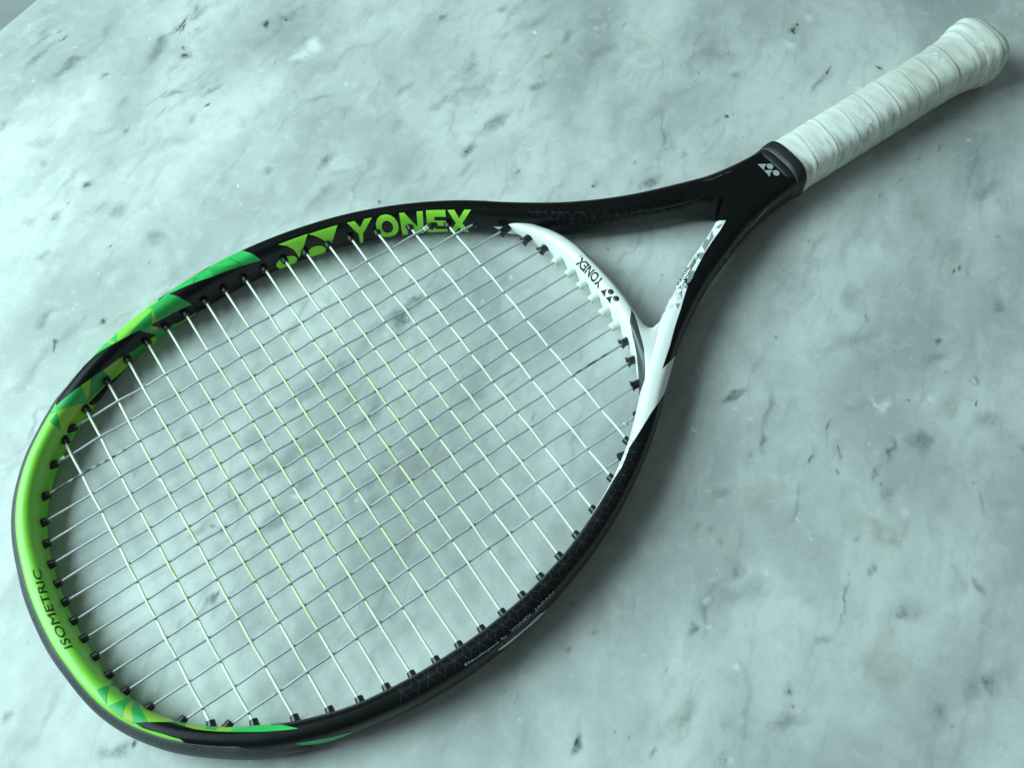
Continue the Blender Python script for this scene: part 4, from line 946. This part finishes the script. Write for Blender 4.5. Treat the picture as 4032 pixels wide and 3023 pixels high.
def slab():
    # top: a fine grid over the part in use, plain quads out to the rounded rim
    A0, A1, B0, B1, H = -0.377, 0.433, 0.0060, 0.802, .0011
    nu, nv = int((A1 - A0) / H) + 1, int((B1 - B0) / H) + 1
    ua, vb = np.meshgrid(np.linspace(A0, A1, nu), np.linspace(B0, B1, nv), indexing='ij')
    X = _e0[0] + _d[0] * ua + _q[0] * vb; Y = _e0[1] + _d[1] * ua + _q[1] * vb
    VF = vein_field(X, Y)
    r = .0035
    def loop(off, z):      # rectangle moved in by off
        return [tuple(_e0 + _d * a + _q * b) + (z,) for a, b in ((-.75 + off, off), (1.05 - off, off), (1.05 - off, 1.15 - off), (-.75 + off, 1.15 - off))]
    rims = [loop(r, 0)] + [loop(r - r * math.sin(t), -r + r * math.cos(t)) for t in np.linspace(.3, math.pi / 2, 5)] + [loop(0, -.02 + r)] + [loop(r - r * math.cos(t), -.02 + r - r * math.sin(t)) for t in np.linspace(.3, math.pi / 2, 4)]
    base = nu * nv
    V = np.vstack([np.stack([X, Y, np.zeros_like(X)], -1).reshape(-1, 3)] + [np.array(l) for l in rims])
    i, j = np.meshgrid(np.arange(nu - 1), np.arange(nv - 1), indexing='ij')
    Q = np.stack([i * nv + j, (i + 1) * nv + j, (i + 1) * nv + j + 1, i * nv + j + 1], -1).reshape(-1, 4)
    cor = [0, (nu - 1) * nv, (nu - 1) * nv + nv - 1, nv - 1]
    ext = [(base + k, base + (k + 1) % 4, cor[(k + 1) % 4], cor[k]) for k in range(4)]
    for a in range(len(rims) - 1):
        ext += [(base + 4 * a + 4 + k, base + 4 * a + 4 + (k + 1) % 4, base + 4 * a + (k + 1) % 4, base + 4 * a + k) for k in range(4)]
    lastr = base + 4 * (len(rims) - 1); ext.append((lastr + 3, lastr + 2, lastr + 1, lastr))
    Q = np.vstack([Q, np.array(ext)])
    if _d[0] * _q[1] - _d[1] * _q[0] < 0: Q = Q[:, ::-1]
    me = bpy.data.meshes.new('marble_tabletop')
    me.vertices.add(len(V)); me.vertices.foreach_set('co', V.astype(np.float32).ravel())
    me.loops.add(Q.size); me.loops.foreach_set('vertex_index', Q.astype(np.int32).ravel())
    me.polygons.add(len(Q)); me.polygons.foreach_set('loop_start', np.arange(0, Q.size, 4, dtype=np.int32))
    at = me.attributes.new('veins', 'FLOAT_COLOR', 'POINT')
    C4 = np.zeros((len(V), 4), np.float32); C4[:base] = VF.reshape(-1, 4); at.data.foreach_set('color', C4.ravel())
    me.update(calc_edges=True); me.validate()
    me.materials.append(mat_marble())
    o = bpy.data.objects.new('marble_tabletop', me); COL.objects.link(o)
    tag(o, 'pale grey veined marble tabletop lying under the racket', 'tabletop')
    return o
slab()
def floor():
    t = NT_('grey_floor')
    v = t.coord()
    t.l(t.mix(t.ramp(t.noise(v, 18, 5, .6), .3, .7), (0.30, 0.31, 0.32), (0.36, 0.37, 0.375)), t.b.inputs['Base Color'])
    t.b.inputs['Roughness'].default_value = .6
    s = 6
    o = ob('floor', [(-s, -s, -.32), (s, -s, -.32), (s, s, -.32), (-s, s, -.32)], [(0, 1, 2, 3)], t.m, smooth=False)
    tag(o, kind='structure')
floor()

# ======================= the racket =======================
racket = bpy.data.objects.new('tennis_racket', None); COL.objects.link(racket)
racket.matrix_world = ROOT
racket.empty_display_size = .1
tag(racket, 'tennis racket with black, green and white frame and worn white grip', 'tennis racket')

def grid_mesh(P, closed_u=False):
    K, T, _ = P.shape
    V = (P.reshape(-1, 3) * MM)
    k, j = np.meshgrid(np.arange(K - 1), np.arange(T), indexing='ij')
    j2 = (j + 1) % T
    Fq = np.stack([k * T + j, (k + 1) * T + j, (k + 1) * T + j2, k * T + j2], -1).reshape(-1, 4)
    # outward orientation
    a, b, c = V[Fq[:, 0]], V[Fq[:, 1]], V[Fq[:, 2]]
    cen = np.repeat(P.mean(1)[:-1] * MM, T, 0)
    if (np.cross(b - a, c - a) * (a - cen)).sum() < 0: Fq = Fq[:, ::-1]
    return V, Fq
def normals(P):
    Pk = np.gradient(P, axis=0); Pj = np.roll(P, -1, 1) - np.roll(P, 1, 1)
    N = np.cross(Pk, Pj); N /= np.linalg.norm(N, axis=2, keepdims=True) + 1e-9
    if (N * (P - P.mean(1, keepdims=True))).sum() < 0: N = -N
    return N
FP, FS = frame_surface(); BRP, BRL = bridge_surface(); GRP, GRU = grip_surface(); SHP, SHU = shaft_surface()

V, Fq = grid_mesh(FP)
kk = np.arange(len(Fq)) // NT
tipz = ((kk >= 269) & (kk <= 467)).astype(int)
frame = ob('frame', V, Fq, None, racket, mats=[MAT['black'], MAT['lime']], midx=tipz)
frame.data.set_sharp_from_angle(angle=math.radians(48))
V, Fq = grid_mesh(BRP)
bridge = ob('throat_bridge', V, Fq, MAT['white'], racket)
V, Fq = grid_mesh(GRP)
grip = ob('grip', V, Fq, MAT['grip'], racket)
# joined end of the grip
SURF = {'frame': (FP, normals(FP), frame), 'bridge': (BRP, normals(BRP), bridge), 'grip': (GRP, normals(GRP), grip)}
_ns = normals(SHP); _ns = np.where(_ns[..., 2:] < 0, -_ns, _ns); _ns[:, 0] = _ns[:, 1]; _ns[:, -1] = _ns[:, -2]
SURF['shaft'] = (SHP, _ns, frame)

def clip_half(poly, ax, val, keep_ge):
    out = []
    n = len(poly)
    for i in range(n):
        p, q = poly[i], poly[(i + 1) % n]
        ip = (p[ax] >= val) if keep_ge else (p[ax] <= val)
        iq = (q[ax] >= val) if keep_ge else (q[ax] <= val)
        if ip: out.append(p)
        if ip != iq:
            t = (val - p[ax]) / (q[ax] - p[ax])
            r = [p[0] + t * (q[0] - p[0]), p[1] + t * (q[1] - p[1])]; r[ax] = val
            out.append(tuple(r))
    return out
NDEC = [0]
def decal(name, mat, surf, layer, tris, step=0.035):
    """thin print on the surface: (k, j) triangles cut along the surface grid and laid just proud of it"""
    P, N, parent = SURF[surf]
    K, T, _ = P.shape
    vid, verts, nrm, faces = {}, [], [], []
    NDEC[0] += 1; h = 0.05 + step * layer + 0.0009 * (NDEC[0] % 36)
    def pt(p):
        key = (round(p[0], 3), round(p[1], 3))
        if key in vid: return vid[key]
        k0 = min(max(int(math.floor(key[0])), 0), K - 2); j0 = int(math.floor(key[1]))
        x, y = key[0] - k0, key[1] - j0
        a, b = j0 % T, (j0 + 1) % T
        w = ((1 - x) * (1 - y), x * (1 - y), x * y, (1 - x) * y)
        idx = ((k0, a), (k0 + 1, a), (k0 + 1, b), (k0, b))
        q = sum(wi * (P[i] + N[i] * h) for wi, i in zip(w, idx)) * MM
        nv = sum(wi * N[i] for wi, i in zip(w, idx)); nrm.append(nv / (np.linalg.norm(nv) + 1e-9))
        vid[key] = len(verts); verts.append(q)
        return vid[key]
    for tri in tris:
        ks = [p[0] for p in tri]
        for k in range(int(math.floor(min(ks))), int(math.floor(max(ks) - 1e-6)) + 1):
            c1 = clip_half(clip_half(tri, 0, k, True), 0, k + 1, False)
            if len(c1) < 3: continue
            js = [p[1] for p in c1]
            for j in range(int(math.floor(min(js))), int(math.floor(max(js) - 1e-6)) + 1):
                c2 = clip_half(clip_half(c1, 1, j, True), 1, j + 1, False)
                if len(c2) < 3: continue
                f = []
                for p in c2:
                    i = pt(p)
                    if i not in f: f.append(i)
                if len(f) >= 3: faces.append(f)
    if not faces: return None
    # orient along the surface normal
    A = np.array(verts)
    f0 = faces[len(faces) // 2]
    tri0 = tris[0]
    kc = int(np.clip(np.mean([p[0] for p in tri0]), 0, K - 1)); jc = int(np.mean([p[1] for p in tri0])) % T
    nn = np.zeros(3)
    for f in faces: nn += np.cross(A[f[1]] - A[f[0]], A[f[2]] - A[f[0]])
    if nn @ N[kc, jc] < 0: faces = [f[::-1] for f in faces]
    o = ob(name, verts, faces, MAT[mat], parent)
    o.data.normals_split_custom_set_from_vertices([tuple(map(float, v)) for v in nrm])
    return o
def tess(poly):
    t = tessellate_polygon([[Vector((p[0], p[1], 0)) for p in poly]])
    out = []
    for a, b, c in t:
        q = [tuple(poly[a]), tuple(poly[b]), tuple(poly[c])]
        if (q[1][0] - q[0][0]) * (q[2][1] - q[0][1]) - (q[1][1] - q[0][1]) * (q[2][0] - q[0][0]) < 0: q = q[::-1]
        out.append(q)
    return out
for name, mat, surf, layer, poly in DATA['D']:
    decal(name, mat, surf, layer, tess(poly))

def text_tris(s, bold):
    cu = bpy.data.curves.new('txt', 'FONT'); cu.body = s; cu.size = 1; cu.offset = bold; cu.resolution_u = 4; cu.fill_mode = 'FRONT'
    o = bpy.data.objects.new('txt', cu); COL.objects.link(o)
    dg = bpy.context.evaluated_depsgraph_get()
    me = o.evaluated_get(dg).to_mesh()
    me.calc_loop_triangles()
    co = [(v.co.x, v.co.y) for v in me.vertices]
    tr = [[co[i] for i in t.vertices] for t in me.loop_triangles]
    o.evaluated_get(dg).to_mesh_clear()
    bpy.data.objects.remove(o); bpy.data.curves.remove(cu)
    xs = [p[0] for t in tr for p in t]; ys = [p[1] for t in tr for p in t]
    x0, x1, y0, y1 = min(xs), max(xs), min(ys), max(ys)
    return [[((p[0] - x0) / (x1 - x0), (p[1] - y0) / (y1 - y0)) for p in t] for t in tr]
def fix(tri):
    if (tri[1][0] - tri[0][0]) * (tri[2][1] - tri[0][1]) - (tri[1][1] - tri[0][1]) * (tri[2][0] - tri[0][0]) < 0: return tri[::-1]
    return tri
for mat, surf, layer, s, bold, Q in DATA['TX']:
    tl, tr_, br, bl = [np.array(q) for q in Q]
    m = lambda p: tuple(bl * (1 - p[0]) * (1 - p[1]) + br * p[0] * (1 - p[1]) + tr_ * p[0] * p[1] + tl * (1 - p[0]) * p[1])
    decal('lettering', mat, surf, layer, [fix([m(p) for p in t]) for t in text_tris(s, bold)])
def strips(pl, surf, w):
    P = SURF[surf][0]; K, T, _ = P.shape
    out = []
    for a, b in zip(pl[:-1], pl[1:]):
        k = int(np.clip((a[0] + b[0]) / 2, 1, K - 2)); j = int((a[1] + b[1]) / 2) % T
        mk = np.linalg.norm(P[k + 1, j] - P[k, j]); mj = np.linalg.norm(P[k, (j + 1) % T] - P[k, j])
        d = np.array([(b[0] - a[0]) * mk, (b[1] - a[1]) * mj]); L = np.linalg.norm(d)
        if L < 1e-6: continue
        n = np.array([-d[1], d[0]]) / L * w; n = np.array([n[0] / mk, n[1] / mj])
        q = [tuple(np.array(a) + n), tuple(np.array(a) - n), tuple(np.array(b) - n), tuple(np.array(b) + n)]
        out += [fix([q[0], q[1], q[2]]), fix([q[0], q[2], q[3]])]
    return out
tr = []
for mat, surf, layer, w, pl in DATA['LN']:
    if mat == 'hex_line': tr += strips(pl, surf, w)
decal('hexagon_print', 'hex_line', 'frame', 5, tr)
# same print along the lower rim
tr = []
LH = 4.9
for i in range(-1, 13):
    for row in (-1, 0, 1):
        kx = 132.5 * 1.777 + 3 * LH * i + (1.5 * LH if row else 0)
        yy = row * LH * math.sqrt(3) / 2
        for a in range(6):
            ca, sa = math.cos(a * math.pi / 3), math.sin(a * math.pi / 3)
            x1, y1 = kx + LH * ca, yy + LH * sa
            x0, y0 = kx, yy
            if max(abs(y0), abs(y1)) > 5.2: continue
            if row and abs(y1) > abs(y0) - .1 and abs(y1 - y0) < .1:
                continue
            k0, k1 = x0 / 1.777, x1 / 1.777
            if not (128 < min(k0, k1) and max(k0, k1) < 234): continue
            kc = int((k0 + k1) / 2)
            mj = np.linalg.norm(FP[kc, 18] - FP[kc, 17])
            jc = 17.2
            tr += strips([(k0, jc - y0 / mj), (k1, jc - y1 / mj)], 'frame', .10)
decal('hexagon_print', 'hex_line', 'frame', 5, tr)

# ---- bumper guard round the tip ----
def bumper():
    o, I, s = frame_rails()
    h = NS // 2
    n = 91
    sl = slice(h - n, h + n + 1)
    out = o[sl]; inn = I[sl]
    e = (out - inn); e /= np.linalg.norm(e, axis=1)[:, None]
    t = np.abs(np.linspace(-1, 1, 2 * n + 1))
    hh = np.interp(t, [0, .8, .96, 1], [1, 1, .62, .10])
    th = np.interp(t, [0, .85, 1], [0, 0, -1.3])
    fz = lambda z: 6.0 * ((1 - min(1, abs(z) / 11.35) ** 2.7) ** (1 / 2.7) - 1)      # rim surface at this height
    zs = [-10.2, -9, -7, -4, -1, 2, 4.5, 6.5, 8.0, 9.0]
    tk = [.4, 1.6, 2.3, 2.6, 2.7, 2.6, 2.5, 2.2, 1.8, 1.25]
    prof = [(-3.5, -10.2)] + [(fz(z) + q, z) for z, q in zip(zs, tk)] + [(fz(9.8) + .75, 9.9), (fz(10.4) + .25, 10.45), (fz(10.4) - .7, 10.2)]
    K, T = len(out), len(prof)
    V, uv = [], []
    for k in range(K):
        for (x, z) in prof:
            zz = z * hh[k] - 2.2 * (1 - hh[k])
            xx = x + th[k] * (z < 8.5)
            V.append((out[k][0] + e[k][0] * xx, out[k][1] + e[k][1] * xx, zz))
    V = np.array(V) * MM
    F = []
    for k in range(K - 1):
        for j in range(T - 1):
            F.append((k * T + j, k * T + j + 1, (k + 1) * T + j + 1, (k + 1) * T + j))
    F.append(tuple(range(T))); F.append(tuple(range((K - 1) * T, K * T))[::-1])
    b = ob('bumper_guard', V, F, MAT['bumper'], frame)
    bm = bmesh.new(); bm.from_mesh(b.data); bmesh.ops.recalc_face_normals(bm, faces=bm.faces); bm.to_mesh(b.data); bm.free()
    ul = b.data.uv_layers.new(name='UVMap')
    arc = np.cumsum([0] + [math.hypot(prof[i + 1][0] - prof[i][0], prof[i + 1][1] - prof[i][1]) for i in range(T - 1)])
    ss = s[sl]
    for lp in b.data.loops:
        ul.data[lp.index].uv = (ss[lp.vertex_index // T], arc[lp.vertex_index % T])
bumper()

# ---- collar between shaft and grip ----
def ring_loft(name, prof, mat, parent, n=2.9, nth=72, vo=.3):
    P = np.empty((len(prof), nth, 3)); ph = 2 * np.pi * np.arange(nth) / nth
    rr = (np.abs(np.cos(ph)) ** n + np.abs(np.sin(ph)) ** n) ** (-1 / n)
    for k, (u, a, b) in enumerate(prof):
        P[k, :, 0] = u + .0; P[k, :, 1] = a * rr * np.cos(ph) + vo; P[k, :, 2] = b * rr * np.sin(ph)
    V, Fq = grid_mesh(P)
    return ob(name, V, Fq, MAT[mat], parent)
ring_loft('collar', [(472.2, 17.0, 11.0), (472.3, 17.8, 12.1), (472.8, 18.1, 12.6), (477.1, 18.3, 13.3), (477.5, 18.05, 13.05), (477.9, 18.05, 13.1), (478.2, 18.5, 14.2), (479.0, 18.7, 14.8), (483.6, 18.75, 16.1), (484.5, 18.6, 16.2), (484.8, 18.2, 15.9), (484.7, 16.8, 14.4)], 'rubber', racket, n=3.0, vo=.55)
ring_loft('painted_glint_ring', [(477.4, 17.6, 12.6), (477.45, 18.35, 13.35), (477.75, 18.4, 13.45), (477.8, 17.6, 12.6)], 'glint_grey', racket, n=3.0, vo=.55)  # added ring: its grey paints the gloss reflection in the collar groove

# ---- string bed ----
VM = [95.63, 80.9, 66.04, 52.48, 40.51, 28.49, 16.99, 5.76]
UC = [30.0, 47.16, 64.17, 79.76, 94.0, 107.65, 120.96, 134.33, 147.64, 161.23, 174.38, 187.59, 200.8, 215.09, 229.08, 244.77, 263.48, 284.03]
UT = [39.32, 21.8, 10.39, 4.01, 0.53, -1.53, -2.7, -3.36]; UR = [273.69, 292.74, 308.5, 316.24, 320.78, 323.53, 324.34, 324.79]; HW = [88.24, 100.81, 110.71, 117.24, 121.47, 124.12, 126.02, 127.24, 127.94, 128.0, 127.24, 126.06, 123.78, 120.75, 116.39, 110.43, 101.78, 89.02]
VMAIN = [-v for v in VM] + VM[::-1]
UTm = UT + UT[::-1]; URm = UR + UR[::-1]
VMAIN = [-v for v in VMAIN]          # picture order: first main lies on the +y side
def tube(name, pts, r, mat, nseg=8, flat=1.0):
    pts = np.array(pts); K = len(pts)
    t = np.gradient(pts, axis=0); t /= np.linalg.norm(t, axis=1)[:, None]
    up = np.array([0, 0, 1.0])
    side = np.cross(up, t); side /= np.linalg.norm(side, axis=1)[:, None]
    nn = np.cross(t, side)
    P = np.empty((K, nseg, 3))
    for j in range(nseg):
        a = 2 * np.pi * (j + .5) / nseg
        P[:, j] = pts + side * r * math.cos(a) + nn * r * flat * math.sin(a)
    V, Fq = grid_mesh(P)
    return ob(name, V, Fq, MAT[mat], racket)
def weave(x0, x1, crossings, signs, amp):
    xs, zs = [x0], [0.0]
    for c, s in zip(crossings, signs):
        if x0 + 1 < c < x1 - 1: xs.append(c); zs.append(s * amp)
    xs.append(x1); zs.append(0.0)
    X, Z = [], []
    for i in range(len(xs) - 1):
        n = 11
        for k in range(n):
            f = k / n
            X.append(xs[i] + (xs[i + 1] - xs[i]) * f); Z.append(zs[i] + (zs[i + 1] - zs[i]) * (.5 - .5 * math.cos(math.pi * f)))
    X.append(xs[-1]); Z.append(zs[-1])
    return X, Z
rnd = random.Random(5)
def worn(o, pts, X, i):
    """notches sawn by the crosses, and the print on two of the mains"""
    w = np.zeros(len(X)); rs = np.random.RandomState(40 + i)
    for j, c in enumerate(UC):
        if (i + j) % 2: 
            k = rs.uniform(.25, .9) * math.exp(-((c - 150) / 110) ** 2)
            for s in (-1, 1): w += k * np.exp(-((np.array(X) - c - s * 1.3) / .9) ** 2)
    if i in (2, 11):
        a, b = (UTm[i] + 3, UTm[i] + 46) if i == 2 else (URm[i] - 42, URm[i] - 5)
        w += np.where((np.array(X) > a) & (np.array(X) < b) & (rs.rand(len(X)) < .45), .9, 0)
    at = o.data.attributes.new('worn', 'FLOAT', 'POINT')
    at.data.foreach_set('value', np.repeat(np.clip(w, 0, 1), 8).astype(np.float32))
for i, v in enumerate(VMAIN):
    X, Z = weave(UTm[i] - 3.5, URm[i] + 3.5, UC, [1 if (i + j) % 2 == 0 else -1 for j in range(18)], .54)
    ph = rnd.random() * 6
    pts = [(x, v + .16 * math.sin(x * .05 + ph), z) for x, z in zip(X, Z)]
    o = tube('main_string', pts, .66, 'main')
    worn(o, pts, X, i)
for j, u in enumerate(UC):
    hw = HW[j]
    order = sorted(range(16), key=lambda i: VMAIN[i])
    X, Z = weave(-hw - 3.5, hw + 3.5, [VMAIN[i] for i in order], [-1 if (i + j) % 2 == 0 else 1 for i in order], .54)
    ph = rnd.random() * 6
    pts = [(u + .16 * math.sin(y * .06 + ph), y, z) for y, z in zip(X, Z)]
    tube('cross_string', pts, .74, 'cross', flat=.85)

# ---- grommets: a short sleeve round each string end ----
def lathe(name, prof, n=14, cut=0.0):
    V, F = [], []
    for (x, r) in prof:
        for k in range(n):
            a = 2 * math.pi * k / n
            V.append(((x + cut * math.sin(a) * (x > 1.5)) * MM, r * math.cos(a) * MM, r * math.sin(a) * MM))
    for i in range(len(prof) - 1):
        for k in range(n):
            F.append((i * n + k, i * n + (k + 1) % n, (i + 1) * n + (k + 1) % n, (i + 1) * n + k))
    me = bpy.data.meshes.new(name); me.from_pydata(V, [], F)
    me.polygons.foreach_set('use_smooth', np.ones(len(F), bool)); me.update()
    bm = bmesh.new(); bm.from_mesh(me); bmesh.ops.recalc_face_normals(bm, faces=bm.faces); bm.to_mesh(me); bm.free()
    try: me.set_sharp_from_angle(angle=math.radians(38))
    except Exception: pass
    return me
G_PLAIN = lathe('grommet', [(-2.5, 2.5), (-.1, 2.5), (0, 2.35), (2.5, 2.15), (3.1, 2.05), (3.25, 1.8), (3.2, 1.0), (1.0, .85)])
G_WHITE = lathe('grommet', [(-2.5, 2.6), (.2, 2.6), (.7, 2.95), (2.6, 2.75), (5.0, 2.5), (5.5, 2.1), (5.4, 1.1), (1, .9)])
G_FLARE = lathe('grommet', [(-2.5, 2.5), (.2, 2.45), (2.4, 2.3), (3.6, 2.6), (4.4, 3.25), (4.65, 3.2), (4.3, 2.3), (3.2, 1.3), (1, .9)], cut=.55)
for me, m in ((G_PLAIN, 'nylon_black'), (G_WHITE, 'nylon_white'), (G_FLARE, 'nylon_black')): me.materials.append(MAT[m])
RAILO, RAILI, _s = frame_rails()
HEAD = np.array([p for p in RAILI if p[0] < 296])
BRI = np.array(crom(np.vstack([np.array(BI) * [1, -1], np.array(BI)[::-1][1:]]), 400))
WALL = np.vstack([HEAD, BRI])
def grommet(end, toward, kind):
    end = np.array(end, float); d = np.array(toward, float) - end; d /= np.linalg.norm(d)
    # where the string line meets the wall
    rel = WALL - end; al = rel @ d; pe = np.abs(rel @ np.array([-d[1], d[0]]))
    q = np.argmin(pe + (np.abs(al) > 14) * 100); w = end + d * al[q]
    i = np.argmin(np.linalg.norm(WALL - w, axis=1)); c = np.array([155.0, 0])
    tg = WALL[min(i + 3, len(WALL) - 1)] - WALL[max(i - 3, 0)]; nr = np.array([-tg[1], tg[0]]); nr /= np.linalg.norm(nr) + 1e-9
    if nr @ (c - w) < 0: nr = -nr
    ax = d * .62 + nr * .38; ax /= np.linalg.norm(ax)
    a = math.atan2(ax[1], ax[0])
    o = bpy.data.objects.new('grommet', {'p': G_PLAIN, 'w': G_WHITE, 'f': G_FLARE}[kind]); COL.objects.link(o); o.parent = racket
    o.location = (w[0] * MM, w[1] * MM, 0); o.rotation_euler = (rnd.uniform(-.3, .3) if kind != 'f' else rnd.uniform(-.6, .6), rnd.uniform(-.04, .04), a)
    if kind == 'w': o['label'] = 'ivory grommet'
for i, v in enumerate(VMAIN):
    grommet((UTm[i], v), (UTm[i] + 50, v), 'p')
    k = 'w' if 5 <= i <= 10 else ('f' if 2 <= i <= 13 else 'p')
    grommet((URm[i], v), (URm[i] - 50, v), k)
for j, u in enumerate(UC):
    grommet((u, HW[j]), (u, 0), 'p'); grommet((u, -HW[j]), (u, 0), 'p')

# ---- tie-off knots ----
def knot(p, mat, sc=1.0, lumps=5, seed=1):
    r = random.Random(seed)
    bm = bmesh.new()
    for q in range(lumps):
        off = Vector((r.uniform(-1.3, 1.3), r.uniform(-1.1, 1.1), r.uniform(-.5, .9))) * sc
        m = Matrix.Translation(off) @ Matrix.Rotation(r.uniform(0, 3), 4, 'Z') @ Matrix.Diagonal((1.25 * sc, .85 * sc, .8 * sc, 1))
        bmesh.ops.create_uvsphere(bm, u_segments=10, v_segments=7, radius=1.0, matrix=m)
    bmesh.ops.scale(bm, vec=(MM, MM, MM), verts=bm.verts)
    me = bpy.data.meshes.new('knot'); bm.to_mesh(me); bm.free(); me.materials.append(MAT[mat])
    me.polygons.foreach_set('use_smooth', np.ones(len(me.polygons), bool))
    o = bpy.data.objects.new('knot', me); COL.objects.link(o); o.parent = racket; o.location = [c * MM for c in p]
knot((URm[0] - 2.6, VMAIN[0], 0), 'nylon_white', .95, 6, 4)
knot((URm[1] - 2.6, VMAIN[1], 0), 'main', .85, 4, 9)
knot((URm[14] - 3.0, VMAIN[14], 0), 'main', .95, 4, 3)
knot((UTm[1] + 3.2, VMAIN[1], 0), 'cross', .85, 4, 6)
